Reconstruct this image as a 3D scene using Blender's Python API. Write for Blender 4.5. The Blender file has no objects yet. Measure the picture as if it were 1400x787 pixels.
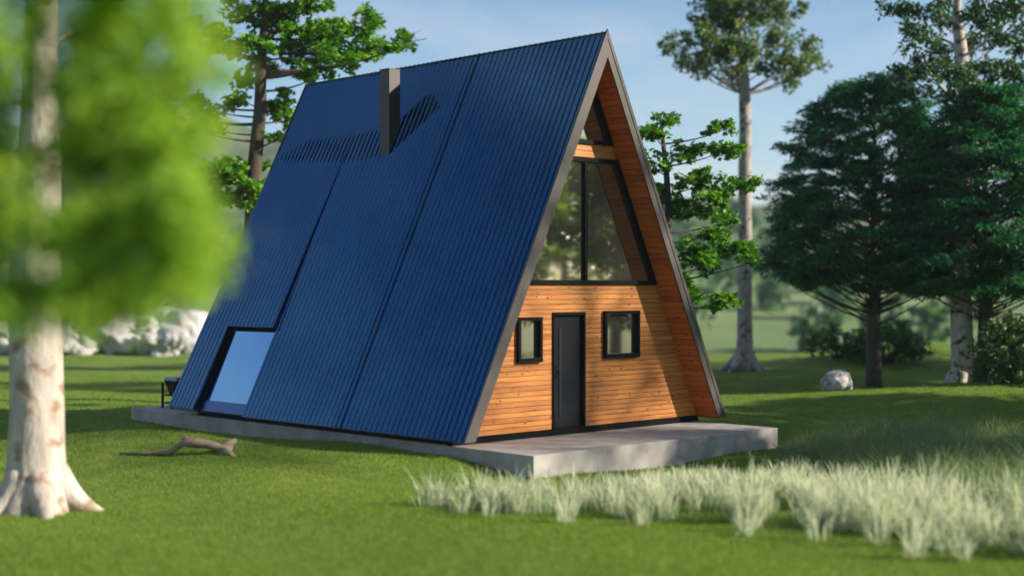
import bpy, bmesh, math, random
import numpy as np
from mathutils import Vector, noise

random.seed(11)
rng = np.random.default_rng(11)
scene = bpy.context.scene
COL = scene.collection

# ------------------------------------------------------------------ camera frame
YAW, CX, CY, CZ, FPX = 0.7678, -19.58, -17.75, 2.7, 1937.9
FW = np.array([math.sin(YAW), math.cos(YAW)])
RT = np.array([math.cos(YAW), -math.sin(YAW)])
HY = 394.9
SUN = Vector((0.78, -1.0, 0.60)).normalized()


def W(u, d):
    """ground-plan point u metres right of and d metres ahead of the standpoint"""
    return CX + FW[0] * d + RT[0] * u, CY + FW[1] * d + RT[1] * u


def P(px, py, d):
    """world point at distance d in the direction of a photograph pixel"""
    u = (px - 700) / FPX * d
    x, y = W(u, d)
    return np.array([x, y, CZ - (py - HY) / FPX * d])


def UD(x, y):
    x = np.asarray(x) - CX
    y = np.asarray(y) - CY
    return x * RT[0] + y * RT[1], x * FW[0] + y * FW[1]


def sstep(a, b, x):
    t = np.clip((x - a) / (b - a), 0, 1)
    return t * t * (3 - 2 * t)


def bump(u, d, cu, cd, ru, rd, h):
    return h * np.exp(-((u - cu) / ru) ** 2 - ((d - cd) / rd) ** 2)


def T(u, d):
    """terrain height"""
    u = np.asarray(u, float)
    d = np.asarray(d, float)
    z = -0.38 + 0.0 * u
    near = 1 - sstep(60, 90, d)
    z = z + near * (0.06 * np.sin(u * 0.42 + 0.7) * np.cos(d * 0.31 + 1.1) + 0.035 * np.sin(u * 1.05 + d * 0.83))
    z = z + bump(u, d, -6.2, 25.6, 2.6, 1.7, 0.36)
    z = z + bump(u, d, -10.5, 25.4, 3.2, 1.9, 0.30)
    z = z + bump(u, d, -3.0, 23.6, 2.3, 1.3, 0.20)
    z = z + bump(u, d, -8.5, 32.5, 5.0, 2.6, 0.14)
    z = z + bump(u, d, -2.6, 25.8, 2.2, 1.6, 0.15) + bump(u, d, -1.4, 23.9, 1.4, 1.0, 0.10)
    z = z - bump(u, d, 0.5, 21.4, 2.5, 1.6, 0.10)
    z = z + bump(u, d, 11.8, 38.0, 4.6, 2.6, 0.55)
    z = z - bump(u, d, 10.0, 31.5, 4.5, 2.4, 0.22)
    z = z + bump(u, d, 17.0, 57.0, 6.5, 5.0, 0.85)
    z = z + bump(u, d, 6.0, 57.0, 8.0, 5.0, 0.15)
    # valley past the lawn edge, meadow slope beyond it
    z = z - 7.0 * sstep(66, 115, d)
    z = z + 26.0 * sstep(120, 420, d) * (1 + 0.14 * np.sin(u * 0.021 + 1.0) + 0.08 * np.sin(u * 0.05 + d * 0.012))
    return z


def TZ(x, y):
    u, d = UD(x, y)
    return float(T(u, d))


# ------------------------------------------------------------------ scene helpers
def tag(o, label=None, cat=None, group=None, kind=None):
    if label:
        o['label'] = label
    if cat:
        o['category'] = cat
    if group:
        o['group'] = group
    if kind:
        o['kind'] = kind
    return o


def thing(name, label, cat, loc, group=None):
    o = bpy.data.objects.new(name, None)
    o.empty_display_size = 0.3
    COL.objects.link(o)
    o.location = loc
    return tag(o, label, cat, group)


def origin_of(o):
    v = Vector((0, 0, 0))
    while o is not None:
        v += o.location
        o = o.parent
    return v


class MB:
    def __init__(self):
        self.v, self.f, self.m = [], [], []

    def add(self, vs, fs, mi=0):
        b = len(self.v)
        self.v += [tuple(map(float, p)) for p in vs]
        self.f += [tuple(b + i for i in f) for f in fs]
        self.m += [mi] * len(fs)

    def hexa(self, a, mi=0):
        """a: eight corners, bottom ring then top ring"""
        self.add(a, [(3, 2, 1, 0), (4, 5, 6, 7), (0, 1, 5, 4), (1, 2, 6, 5), (2, 3, 7, 6), (3, 0, 4, 7)], mi)

    def box(self, lo, hi, mi=0):
        x0, y0, z0 = lo
        x1, y1, z1 = hi
        self.hexa([(x0, y0, z0), (x1, y0, z0), (x1, y1, z0), (x0, y1, z0),
                   (x0, y0, z1), (x1, y0, z1), (x1, y1, z1), (x0, y1, z1)], mi)

    def prism_y(self, poly, y0, y1, mi=0):
        """poly of (x, z) pushed from y0 to y1"""
        n = len(poly)
        vs = [(x, y0, z) for x, z in poly] + [(x, y1, z) for x, z in poly]
        fs = [tuple(range(n)), tuple(range(2 * n - 1, n - 1, -1))]
        fs += [(i, i + n, (i + 1) % n + n, (i + 1) % n) for i in range(n)]
        self.add(vs, fs, mi)

    def tube(self, pts, radii, seg=8, lobes=None, mi=0, cap=True):
        pts = [Vector(p) for p in pts]
        rings = []
        n = len(pts)
        ref = Vector((0.31, 0.77, 0.2)).normalized()
        for i, p in enumerate(pts):
            t = (pts[min(i + 1, n - 1)] - pts[max(i - 1, 0)])
            t = t.normalized() if t.length > 1e-9 else Vector((0, 0, 1))
            a = t.cross(ref)
            if a.length < 1e-3:
                a = t.cross(Vector((1, 0, 0)))
            a.normalize()
            b = t.cross(a)
            for k in range(seg):
                th = 2 * math.pi * k / seg
                r = radii[i]
                if lobes:
                    r *= lobes(i, th)
                q = p + a * (math.cos(th) * r) + b * (math.sin(th) * r)
                rings.append(q)
        fs = []
        for i in range(n - 1):
            for k in range(seg):
                k2 = (k + 1) % seg
                fs.append((i * seg + k, i * seg + k2, (i + 1) * seg + k2, (i + 1) * seg + k))
        if cap:
            fs.append(tuple(range(seg)))
            fs.append(tuple((n - 1) * seg + k for k in range(seg - 1, -1, -1)))
        self.add(rings, fs, mi)

    def build(self, name, mats, parent=None, smooth=False, bevel=0.0, loc=None):
        me = bpy.data.meshes.new(name)
        off = origin_of(parent) if parent is not None else Vector(loc or (0, 0, 0))
        me.from_pydata([(x - off.x, y - off.y, z - off.z) for x, y, z in self.v], [], self.f)
        mats = mats if isinstance(mats, (list, tuple)) else [mats]
        for m in mats:
            me.materials.append(m)
        if len(mats) > 1:
            me.polygons.foreach_set('material_index', self.m)
        bm = bmesh.new()
        bm.from_mesh(me)
        bmesh.ops.recalc_face_normals(bm, faces=bm.faces)
        bm.to_mesh(me)
        bm.free()
        if smooth:
            me.polygons.foreach_set('use_smooth', [True] * len(me.polygons))
        me.update()
        o = bpy.data.objects.new(name, me)
        COL.objects.link(o)
        if parent is not None:
            o.parent = parent
        elif loc is not None:
            o.location = loc
        if bevel:
            b = o.modifiers.new('bevel', 'BEVEL')
            b.width = bevel
            b.segments = 2
            b.limit_method = 'ANGLE'
        return o


def np_mesh(name, V, nper, mat, parent=None, off=(0, 0, 0)):
    """V: (N, nper, 3) separate polygons of nper corners"""
    V = np.asarray(V, float) - np.asarray(off, float)
    n = V.shape[0]
    me = bpy.data.meshes.new(name)
    me.vertices.add(n * nper)
    me.vertices.foreach_set('co', V.reshape(-1).astype(np.float32))
    me.loops.add(n * nper)
    me.loops.foreach_set('vertex_index', np.arange(n * nper, dtype=np.int32))
    me.polygons.add(n)
    me.polygons.foreach_set('loop_start', (np.arange(n) * nper).astype(np.int32))
    me.polygons.foreach_set('loop_total', np.full(n, nper, np.int32))
    me.materials.append(mat)
    me.update(calc_edges=True)
    o = bpy.data.objects.new(name, me)
    COL.objects.link(o)
    if parent is not None:
        o.parent = parent
    return o


# ------------------------------------------------------------------ materials
def new_mat(name):
    m = bpy.data.materials.new(name)
    m.use_nodes = True
    nt = m.node_tree
    return m, nt, nt.nodes, nt.links, nt.nodes['Principled BSDF']


def ramp(N, stops, interp='LINEAR'):
    r = N.new('ShaderNodeValToRGB')
    r.color_ramp.interpolation = interp
    e = r.color_ramp.elements
    while len(e) < len(stops):
        e.new(0.5)
    for i, (p, c) in enumerate(stops):
        e[i].position = p
        e[i].color = tuple(c) + (1,)
    return r


def noise_mat(name, c0, c1, scale=3.0, rough=0.7, metallic=0.0, bump_=0.0, bscale=None, stretch=(1, 1, 1), spec=0.5, detail=6, lo=0.3, hi=0.7, bdist=0.02):
    m, nt, N, L, b = new_mat(name)
    tc = N.new('ShaderNodeTexCoord')
    mp = N.new('ShaderNodeMapping')
    mp.inputs['Scale'].default_value = stretch
    L.new(tc.outputs['Object'], mp.inputs[0])
    nz = N.new('ShaderNodeTexNoise')
    nz.inputs['Scale'].default_value = scale
    nz.inputs['Detail'].default_value = detail
    L.new(mp.outputs[0], nz.inputs['Vector'])
    r = ramp(N, [(lo, c0), (hi, c1)])
    L.new(nz.outputs['Fac'], r.inputs[0])
    L.new(r.outputs[0], b.inputs['Base Color'])
    b.inputs['Roughness'].default_value = rough
    b.inputs['Metallic'].default_value = metallic
    b.inputs['Specular IOR Level'].default_value = spec
    if bump_:
        n2 = N.new('ShaderNodeTexNoise')
        n2.inputs['Scale'].default_value = bscale or scale * 4
        n2.inputs['Detail'].default_value = 8
        L.new(mp.outputs[0], n2.inputs['Vector'])
        bp = N.new('ShaderNodeBump')
        bp.inputs['Strength'].default_value = bump_
        bp.inputs['Distance'].default_value = bdist
        L.new(n2.outputs['Fac'], bp.inputs['Height'])
        L.new(bp.outputs[0], b.inputs['Normal'])
    return m


def leaf_mat(name, c_dark, c_mid, c_light, trans=0.4, tcol=None, rough=0.45, gloss=0.25):
    m, nt, N, L, b = new_mat(name)
    N.remove(b)
    out = N['Material Output']
    g = N.new('ShaderNodeNewGeometry')
    r = ramp(N, [(0.0, c_dark), (0.5, c_mid), (1.0, c_light)])
    L.new(g.outputs['Random Per Island'], r.inputs[0])
    d = N.new('ShaderNodeBsdfPrincipled')
    d.inputs['Roughness'].default_value = rough
    d.inputs['Specular IOR Level'].default_value = gloss
    L.new(r.outputs[0], d.inputs['Base Color'])
    t = N.new('ShaderNodeBsdfTranslucent')
    mx = N.new('ShaderNodeMixRGB')
    mx.blend_type = 'MULTIPLY'
    mx.inputs[0].default_value = 1.0
    mx.inputs[2].default_value = tuple(tcol or (1.5, 1.7, 0.7)) + (1,)
    L.new(r.outputs[0], mx.inputs[1])
    L.new(mx.outputs[0], t.inputs['Color'])
    ms = N.new('ShaderNodeMixShader')
    ms.inputs[0].default_value = trans
    L.new(d.outputs[0], ms.inputs[1])
    L.new(t.outputs[0], ms.inputs[2])
    L.new(ms.outputs[0], out.inputs['Surface'])
    return m


def wood_mat(name, c_dark, c_mid, c_light, axis):
    """planed softwood: grain along axis (0 x, 1 y), knots, each board its own tone"""
    m, nt, N, L, b = new_mat(name)
    tc = N.new('ShaderNodeTexCoord')
    g = N.new('ShaderNodeNewGeometry')
    mp = N.new('ShaderNodeMapping')
    sc = [16.0, 16.0, 22.0]
    sc[axis] = 0.9
    mp.inputs['Scale'].default_value = sc
    L.new(tc.outputs['Object'], mp.inputs[0])
    sh = N.new('ShaderNodeVectorMath')
    sh.operation = 'ADD'
    cmb = N.new('ShaderNodeCombineXYZ')
    mu = N.new('ShaderNodeMath')
    mu.operation = 'MULTIPLY'
    mu.inputs[1].default_value = 37.0
    L.new(g.outputs['Random Per Island'], mu.inputs[0])
    for k in range(3):
        L.new(mu.outputs[0], cmb.inputs[k])
    L.new(mp.outputs[0], sh.inputs[0])
    L.new(cmb.outputs[0], sh.inputs[1])
    nz = N.new('ShaderNodeTexNoise')
    nz.inputs['Scale'].default_value = 1.6
    nz.inputs['Detail'].default_value = 7
    nz.inputs['Roughness'].default_value = 0.62
    nz.inputs['Distortion'].default_value = 0.6
    L.new(sh.outputs[0], nz.inputs['Vector'])
    r = ramp(N, [(0.28, c_dark), (0.5, c_mid), (0.72, c_light)])
    L.new(nz.outputs['Fac'], r.inputs[0])
    # board-to-board tone
    rr = ramp(N, [(0.0, (0.72, 0.68, 0.64)), (0.6, (1.0, 1.0, 1.0)), (1.0, (1.14, 1.12, 1.06))])
    L.new(g.outputs['Random Per Island'], rr.inputs[0])
    mx = N.new('ShaderNodeMixRGB')
    mx.blend_type = 'MULTIPLY'
    mx.inputs[0].default_value = 1.0
    L.new(r.outputs[0], mx.inputs[1])
    L.new(rr.outputs[0], mx.inputs[2])
    # knots
    mp2 = N.new('ShaderNodeMapping')
    s2 = [9.0, 9.0, 9.0]
    s2[axis] = 4.5
    mp2.inputs['Scale'].default_value = s2
    L.new(tc.outputs['Object'], mp2.inputs[0])
    sh2 = N.new('ShaderNodeVectorMath')
    sh2.operation = 'ADD'
    L.new(mp2.outputs[0], sh2.inputs[0])
    L.new(cmb.outputs[0], sh2.inputs[1])
    vo = N.new('ShaderNodeTexVoronoi')
    vo.inputs['Scale'].default_value = 0.9
    L.new(sh2.outputs[0], vo.inputs['Vector'])
    kr = ramp(N, [(0.0, (1, 1, 1)), (0.10, (0.9, 0.9, 0.9)), (0.17, (0, 0, 0))])
    L.new(vo.outputs['Distance'], kr.inputs[0])
    mk = N.new('ShaderNodeMixRGB')
    mk.inputs[2].default_value = (c_dark[0] * 0.42, c_dark[1] * 0.34, c_dark[2] * 0.3, 1)
    L.new(kr.outputs[0], mk.inputs[0])
    L.new(mx.outputs[0], mk.inputs[1])
    L.new(mk.outputs[0], b.inputs['Base Color'])
    b.inputs['Roughness'].default_value = 0.5
    b.inputs['Specular IOR Level'].default_value = 0.35
    bp = N.new('ShaderNodeBump')
    bp.inputs['Strength'].default_value = 0.2
    bp.inputs['Distance'].default_value = 0.004
    L.new(nz.outputs['Fac'], bp.inputs['Height'])
    L.new(bp.outputs[0], b.inputs['Normal'])
    return m


def roof_mat():
    m, nt, N, L, b = new_mat('coated_roof_steel')
    tc = N.new('ShaderNodeTexCoord')
    nz = N.new('ShaderNodeTexNoise')
    nz.inputs['Scale'].default_value = 1.3
    nz.inputs['Detail'].default_value = 8
    L.new(tc.outputs['Object'], nz.inputs['Vector'])
    r = ramp(N, [(0.3, (0.020, 0.082, 0.180)), (0.7, (0.028, 0.105, 0.212))])
    L.new(nz.outputs['Fac'], r.inputs[0])
    L.new(r.outputs[0], b.inputs['Base Color'])
    b.inputs['Metallic'].default_value = 0.9
    rr = N.new('ShaderNodeMapRange')
    rr.inputs[3].default_value = 0.05
    rr.inputs[4].default_value = 0.08
    L.new(nz.outputs['Fac'], rr.inputs[0])
    L.new(rr.outputs[0], b.inputs['Roughness'])
    n2 = N.new('ShaderNodeTexNoise')
    n2.inputs['Scale'].default_value = 2.2
    n2.inputs['Detail'].default_value = 2
    L.new(tc.outputs['Object'], n2.inputs['Vector'])
    bp = N.new('ShaderNodeBump')
    bp.inputs['Strength'].default_value = 0.04
    bp.inputs['Distance'].default_value = 0.02
    L.new(n2.outputs['Fac'], bp.inputs['Height'])
    L.new(bp.outputs[0], b.inputs['Normal'])
    return m


def glass_mat(name, refl, tint, rough=0.0, gcol=(1, 1, 1), haze_veil=0.0):
    m, nt, N, L, b = new_mat(name)
    N.remove(b)
    tr = N.new('ShaderNodeBsdfTransparent')
    tr.inputs[0].default_value = tuple(tint) + (1,)
    gl = N.new('ShaderNodeBsdfGlossy')
    gl.inputs['Roughness'].default_value = rough
    gl.inputs['Color'].default_value = tuple(gcol) + (1,)
    fr = N.new('ShaderNodeFresnel')
    fr.inputs[0].default_value = 1.5
    mp = N.new('ShaderNodeMapRange')
    mp.inputs[3].default_value = refl
    mp.inputs[4].default_value = 1.0
    L.new(fr.outputs[0], mp.inputs[0])
    df = N.new('ShaderNodeBsdfDiffuse')
    df.inputs[0].default_value = (0.13, 0.12, 0.10, 1)
    m0 = N.new('ShaderNodeMixShader')
    m0.inputs[0].default_value = haze_veil  # grey diffuse share imitates a veil of bright haze mirrored in the panes
    L.new(tr.outputs[0], m0.inputs[1])
    L.new(df.outputs[0], m0.inputs[2])
    ms = N.new('ShaderNodeMixShader')
    L.new(mp.outputs[0], ms.inputs[0])
    L.new(m0.outputs[0], ms.inputs[1])
    L.new(gl.outputs[0], ms.inputs[2])
    L.new(ms.outputs[0], N['Material Output'].inputs[0])
    return m


def plain(name, c, rough=0.5, metallic=0.0, spec=0.25):
    d = tuple(x * 0.82 for x in c)
    return noise_mat(name, d, c, 9.0, rough, metallic, 0.05, 60, spec=spec)


def ground_mat():
    m, nt, N, L, b = new_mat('lawn_turf')
    tc = N.new('ShaderNodeTexCoord')

    def nz(scale, det=5):
        n = N.new('ShaderNodeTexNoise')
        n.inputs['Scale'].default_value = scale
        n.inputs['Detail'].default_value = det
        L.new(tc.outputs['Object'], n.inputs['Vector'])
        return n
    a, c, f = nz(0.35), nz(2.6), nz(28.0, 3)
    r1 = ramp(N, [(0.33, (0.10, 0.18, 0.028)), (0.66, (0.15, 0.225, 0.040))])
    L.new(a.outputs['Fac'], r1.inputs[0])
    r2 = ramp(N, [(0.3, (0.66, 0.74, 0.66)), (0.7, (1.2, 1.1, 1.1))])
    L.new(c.outputs['Fac'], r2.inputs[0])
    m1 = N.new('ShaderNodeMixRGB')
    m1.blend_type = 'MULTIPLY'
    m1.inputs[0].default_value = 1
    L.new(r1.outputs[0], m1.inputs[1])
    L.new(r2.outputs[0], m1.inputs[2])
    r3 = ramp(N, [(0.3, (0.6, 0.62, 0.6)), (0.7, (1.25, 1.2, 1.2))])
    L.new(f.outputs['Fac'], r3.inputs[0])
    m2 = N.new('ShaderNodeMixRGB')
    m2.blend_type = 'MULTIPLY'
    m2.inputs[0].default_value = 0.8
    L.new(m1.outputs[0], m2.inputs[1])
    L.new(r3.outputs[0], m2.inputs[2])
    # hay meadow patches out in the valley (own colour by place)
    sx = N.new('ShaderNodeSeparateXYZ')
    L.new(tc.outputs['Object'], sx.inputs[0])
    dot = N.new('ShaderNodeVectorMath')
    dot.operation = 'DOT_PRODUCT'
    dot.inputs[1].default_value = (FW[0], FW[1], 0)
    L.new(tc.outputs['Object'], dot.inputs[0])
    mr = N.new('ShaderNodeMapRange')
    mr.inputs[1].default_value = 75 + CX * FW[0] + CY * FW[1]
    mr.inputs[2].default_value = 130 + CX * FW[0] + CY * FW[1]
    L.new(dot.outputs['Value'], mr.inputs[0])
    big = nz(0.013, 4)
    r4 = ramp(N, [(0.36, (0.04, 0.08, 0.035)), (0.5, (0.115, 0.175, 0.07)), (0.66, (0.17, 0.225, 0.10))])
    L.new(big.outputs['Fac'], r4.inputs[0])
    m3 = N.new('ShaderNodeMixRGB')
    L.new(mr.outputs[0], m3.inputs[0])
    L.new(m2.outputs[0], m3.inputs[1])
    L.new(r4.outputs[0], m3.inputs[2])
    L.new(m3.outputs[0], b.inputs['Base Color'])
    b.inputs['Roughness'].default_value = 0.85
    b.inputs['Specular IOR Level'].default_value = 0.1
    bp = N.new('ShaderNodeBump')
    bp.inputs['Strength'].default_value = 0.6
    bp.inputs['Distance'].default_value = 0.04
    L.new(f.outputs['Fac'], bp.inputs['Height'])
    L.new(bp.outputs[0], b.inputs['Normal'])
    return m


def birch_mat(name, base0, base1, patch, amount=0.62, scale=1.0):
    m, nt, N, L, b = new_mat(name)
    tc = N.new('ShaderNodeTexCoord')

    def nz(scale_, st, det=6):
        mp = N.new('ShaderNodeMapping')
        mp.inputs['Scale'].default_value = st
        L.new(tc.outputs['Object'], mp.inputs[0])
        n = N.new('ShaderNodeTexNoise')
        n.inputs['Scale'].default_value = scale_ * scale
        n.inputs['Detail'].default_value = det
        L.new(mp.outputs[0], n.inputs['Vector'])
        return n
    a = nz(3.0, (1, 1, 0.4))
    r = ramp(N, [(0.35, base0), (0.65, base1)])
    L.new(a.outputs['Fac'], r.inputs[0])
    p1 = nz(2.4, (1.0, 1.0, 1.3))
    k1 = ramp(N, [(amount - 0.04, (0, 0, 0)), (amount + 0.05, (1, 1, 1))])
    L.new(p1.outputs['Fac'], k1.inputs[0])
    p2 = nz(6.0, (1.6, 1.6, 0.35))
    k2 = ramp(N, [(0.56, (0, 0, 0)), (0.68, (0.55, 0.55, 0.55))])
    L.new(p2.outputs['Fac'], k2.inputs[0])
    mxx = N.new('ShaderNodeMath')
    mxx.operation = 'MAXIMUM'
    L.new(k1.outputs[0], mxx.inputs[0])
    L.new(k2.outputs[0], mxx.inputs[1])
    mk = N.new('ShaderNodeMixRGB')
    mk.inputs[2].default_value = tuple(patch) + (1,)
    L.new(mxx.outputs[0], mk.inputs[0])
    L.new(r.outputs[0], mk.inputs[1])
    L.new(mk.outputs[0], b.inputs['Base Color'])
    b.inputs['Roughness'].default_value = 0.8
    b.inputs['Specular IOR Level'].default_value = 0.2
    bb = nz(12, (1, 1, 0.5), 8)
    bp = N.new('ShaderNodeBump')
    bp.inputs['Strength'].default_value = 0.7
    bp.inputs['Distance'].default_value = 0.03
    L.new(bb.outputs['Fac'], bp.inputs['Height'])
    L.new(bp.outputs[0], b.inputs['Normal'])
    return m


M = {}
M['roof'] = roof_mat()
M['flashing'] = noise_mat('flashing_steel', (0.045, 0.105, 0.22), (0.055, 0.12, 0.25), 2, 0.22, 0.9)
M['rake'] = noise_mat('grey_rake_metal', (0.034, 0.032, 0.031), (0.046, 0.043, 0.041), 3, 0.65, 0.0, 0.05, 40)
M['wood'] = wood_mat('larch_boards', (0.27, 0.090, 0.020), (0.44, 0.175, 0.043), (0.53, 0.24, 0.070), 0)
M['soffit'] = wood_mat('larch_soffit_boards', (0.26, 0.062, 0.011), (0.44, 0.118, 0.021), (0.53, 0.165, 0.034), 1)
M['backing'] = plain('dark_backing', (0.03, 0.02, 0.014), 0.9)
M['trim'] = plain('black_trim', (0.0045, 0.005, 0.0065), 0.5, spec=0.06)
M['door'] = noise_mat('navy_door_paint', (0.0035, 0.005, 0.009), (0.005, 0.007, 0.013), 4, 0.45, 0.0, 0.05, 50, spec=0.12)
M['doorglass'] = noise_mat('satin_glass_strip', (0.016, 0.018, 0.026), (0.020, 0.023, 0.031), 5, 0.2, spec=0.25)
M['chrome'] = plain('dark_steel_handle', (0.05, 0.05, 0.055), 0.25, 1.0)
M['glass'] = glass_mat('tinted_glazing', 0.36, (0.36, 0.36, 0.34), 0.03, haze_veil=0.30)
M['skylight'] = glass_mat('sky_tinted_skylight_glazing', 0.80, (0.2, 0.3, 0.4), 0.02, (0.24, 0.50, 0.80))  # blue of the mirrored sky put into the gloss colour
M['concrete'] = noise_mat('concrete', (0.21, 0.205, 0.20), (0.35, 0.34, 0.33), 2.2, 0.8, 0.0, 0.25, 18, detail=9, bdist=0.01)
M['chimney'] = noise_mat('chimney_steel', (0.008, 0.008, 0.0085), (0.020, 0.019, 0.019), 3.0, 0.5, 0.0, 0.1, 20)
M['floor'] = plain('interior_floor', (0.16, 0.12, 0.08), 0.5)
M['ground'] = ground_mat()
M['hill'] = noise_mat('wooded_hill', (0.028, 0.05, 0.022), (0.085, 0.11, 0.05), 0.02, 0.95, 0.0, 0.8, 0.12, spec=0.1, bdist=4.0)
M['birch'] = birch_mat('white_birch_bark', (0.31, 0.28, 0.25), (0.45, 0.42, 0.385), (0.24, 0.17, 0.12), 0.60)
M['greybark'] = birch_mat('grey_trunk_bark', (0.20, 0.19, 0.18), (0.36, 0.33, 0.31), (0.07, 0.062, 0.055), 0.60, 1.4)
M['palebark'] = birch_mat('pale_cracked_bark', (0.30, 0.27, 0.25), (0.48, 0.44, 0.40), (0.075, 0.065, 0.06), 0.57, 1.5)
M['darkbark'] = noise_mat('dark_bark', (0.035, 0.028, 0.022), (0.085, 0.07, 0.055), 5, 0.9, 0, 0.7, 14, (1, 1, 0.3))
M['twig'] = noise_mat('brown_twig_bark', (0.032, 0.023, 0.018), (0.075, 0.058, 0.046), 6, 0.9, 0, 0.5, 20, (1, 1, 0.3))
M['leaf_pad'] = leaf_mat('bright_maple_leaf', (0.025, 0.10, 0.008), (0.06, 0.20, 0.012), (0.16, 0.34, 0.02), 0.32, (1.6, 1.5, 0.5))
M['leaf_tall'] = leaf_mat('pale_small_leaf', (0.045, 0.105, 0.045), (0.085, 0.155, 0.055), (0.18, 0.235, 0.09), 0.35, (1.35, 1.4, 0.8))
M['leaf_dark'] = leaf_mat('dark_frond_leaf', (0.010, 0.090, 0.046), (0.022, 0.140, 0.065), (0.060, 0.21, 0.075), 0.32, (1.3, 1.5, 0.7), 0.35, 0.5)
M['leaf_tallr'] = leaf_mat('deep_green_leaf', (0.022, 0.07, 0.028), (0.036, 0.10, 0.036), (0.065, 0.145, 0.046), 0.3, (1.4, 1.5, 0.7))
M['leaf_birch'] = leaf_mat('fresh_birch_leaf', (0.18, 0.34, 0.05), (0.25, 0.43, 0.06), (0.34, 0.50, 0.10), 0.6, (1.5, 1.4, 0.6), 0.6, 0.1)
M['leaf_bush'] = leaf_mat('shrub_leaf', (0.025, 0.07, 0.024), (0.04, 0.10, 0.03), (0.075, 0.15, 0.04), 0.3)
M['flower'] = noise_mat('cream_blossom', (0.42, 0.45, 0.32), (0.6, 0.6, 0.45), 20, 0.8)
M['feather'] = leaf_mat('pale_feather_grass', (0.38, 0.45, 0.31), (0.51, 0.57, 0.42), (0.64, 0.68, 0.54), 0.45, (1.1, 1.1, 0.9), 0.7, 0.15)
M['longgrass'] = leaf_mat('long_meadow_grass', (0.12, 0.20, 0.08), (0.18, 0.26, 0.12), (0.27, 0.32, 0.17), 0.4, (1.1, 1.2, 0.8), 0.7, 0.15)
M['blade'] = leaf_mat('lawn_blade', (0.10, 0.185, 0.026), (0.14, 0.23, 0.034), (0.19, 0.265, 0.050), 0.4, (1.3, 1.3, 0.6), 0.6, 0.15)
M['rock'] = noise_mat('grey_boulder_stone', (0.16, 0.165, 0.18), (0.46, 0.46, 0.47), 6.0, 0.9, 0.0, 0.8, 14, detail=10, lo=0.36, hi=0.6)
M['pale_rock'] = noise_mat('white_limestone', (0.24, 0.24, 0.255), (0.42, 0.42, 0.44), 0.7, 0.9, 0.0, 0.7, 4, detail=8, bdist=0.1)
M['driftwood'] = noise_mat('weathered_driftwood', (0.11, 0.085, 0.062), (0.24, 0.195, 0.15), 9, 0.85, 0, 0.6, 30, (0.35, 1, 1))
M['grill_body'] = plain('black_grill_enamel', (0.018, 0.02, 0.024), 0.35, 0.2)
M['grill_lid'] = plain('grey_grill_lid', (0.20, 0.22, 0.24), 0.3, 0.5)

# ------------------------------------------------------------------ the cabin
RW, RH, RE, RL = 3.54, 7.49, 0.114, 9.44
NX, NZ = 0.9016, 0.4327
FY = 0.54


def rp(sgn, t, y, n):
    return (sgn * (RW * t + NX * n), y, RH - (RH - RE) * t + NZ * n)


def tz(z):
    return (RH - z) / (RH - RE)


def xi(z):
    return 3.34 * (7.017 - z) / 6.903


cabin = thing('cabin', 'steep A-shaped timber cabin with blue ribbed metal roof and black door', 'house', (0, 4.7, 0))


def ribbed(mb, sgn, y0, y1, t0, t1, raise0=0.0, raise1=0.0, seams=(), under=-0.05, mi=0):
    prof = [(y0, 0.0)]
    k0 = math.ceil((y0 + 0.1) / 0.147)
    y = k0 * 0.147 - 0.05
    while y < y1 - 0.05:
        big = any(abs(y - s) < 0.074 for s in seams)
        h, wd = (0.027, 0.012) if big else (0.0165, 0.0085)
        if y - wd > y0 + 0.005:
            prof += [(y - wd - 0.0062, 0), (y - wd, h), (y + wd, h), (y + wd + 0.0062, 0)]
        y += 0.147
    prof.append((y1, 0.0))
    vs, n = [], len(prof)
    for t, r in ((t0, raise0), (t1, raise1)):
        for yy, h in prof:
            vs.append(rp(sgn, t, yy, r + h))
    for t in (t0, t1):
        for yy, h in prof:
            vs.append(rp(sgn, t, yy, under))
    fs = []
    for i in range(n - 1):
        fs.append((i, i + 1, n + i + 1, n + i))
        fs.append((2 * n + i, 3 * n + i, 3 * n + i + 1, 2 * n + i + 1))
        fs.append((i, 2 * n + i, 2 * n + i + 1, i + 1))
        fs.append((n + i, n + i + 1, 3 * n + i + 1, 3 * n + i))
    fs.append((0, n, 3 * n, 2 * n))
    fs.append((n - 1, 3 * n - 1, 4 * n - 1, 2 * n - 1)[::1] if False else (n - 1, 3 * n - 1, 4 * n - 1, 2 * n - 1))
    mb.add(vs, fs, mi)


YS, YE = 6.77, 8.46          # skylight bay
TW = tz(1.86)                # head of the skylight
left_roof = MB()
ribbed(left_roof, -1, 0.0, YS, 0.0, 1.0, seams=(3.54,))
left_roof.build('roof_panel', M['roof'], cabin)
right_roof = MB()
ribbed(right_roof, 1, 0.0, RL, 0.0, 1.0)
right_roof.build('roof_panel', M['roof'], cabin)
# the raised rear panel, a wedge that lifts off the slope towards the eave
t_a = tz(6.1)
rr = lambda t: 0.13 * max(0.0, (t - t_a) / (1 - t_a))
dm = MB()
ribbed(dm, -1, YS + 0.002, RL, 0.0, t_a)
ribbed(dm, -1, YS + 0.002, RL, t_a, TW, 0.0, rr(TW))
ribbed(dm, -1, YE, RL, TW, 1.0, rr(TW), rr(1.0))
dm.build('raised_roof_panel', M['roof'], cabin)


def slope_box(mb, sgn, y0, y1, t0, t1, n0, n1, mi=0):
    mb.hexa([rp(sgn, t0, y0, n0), rp(sgn, t0, y1, n0), rp(sgn, t1, y1, n0), rp(sgn, t1, y0, n0),
             rp(sgn, t0, y0, n1), rp(sgn, t0, y1, n1), rp(sgn, t1, y1, n1), rp(sgn, t1, y0, n1)], mi)


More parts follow.
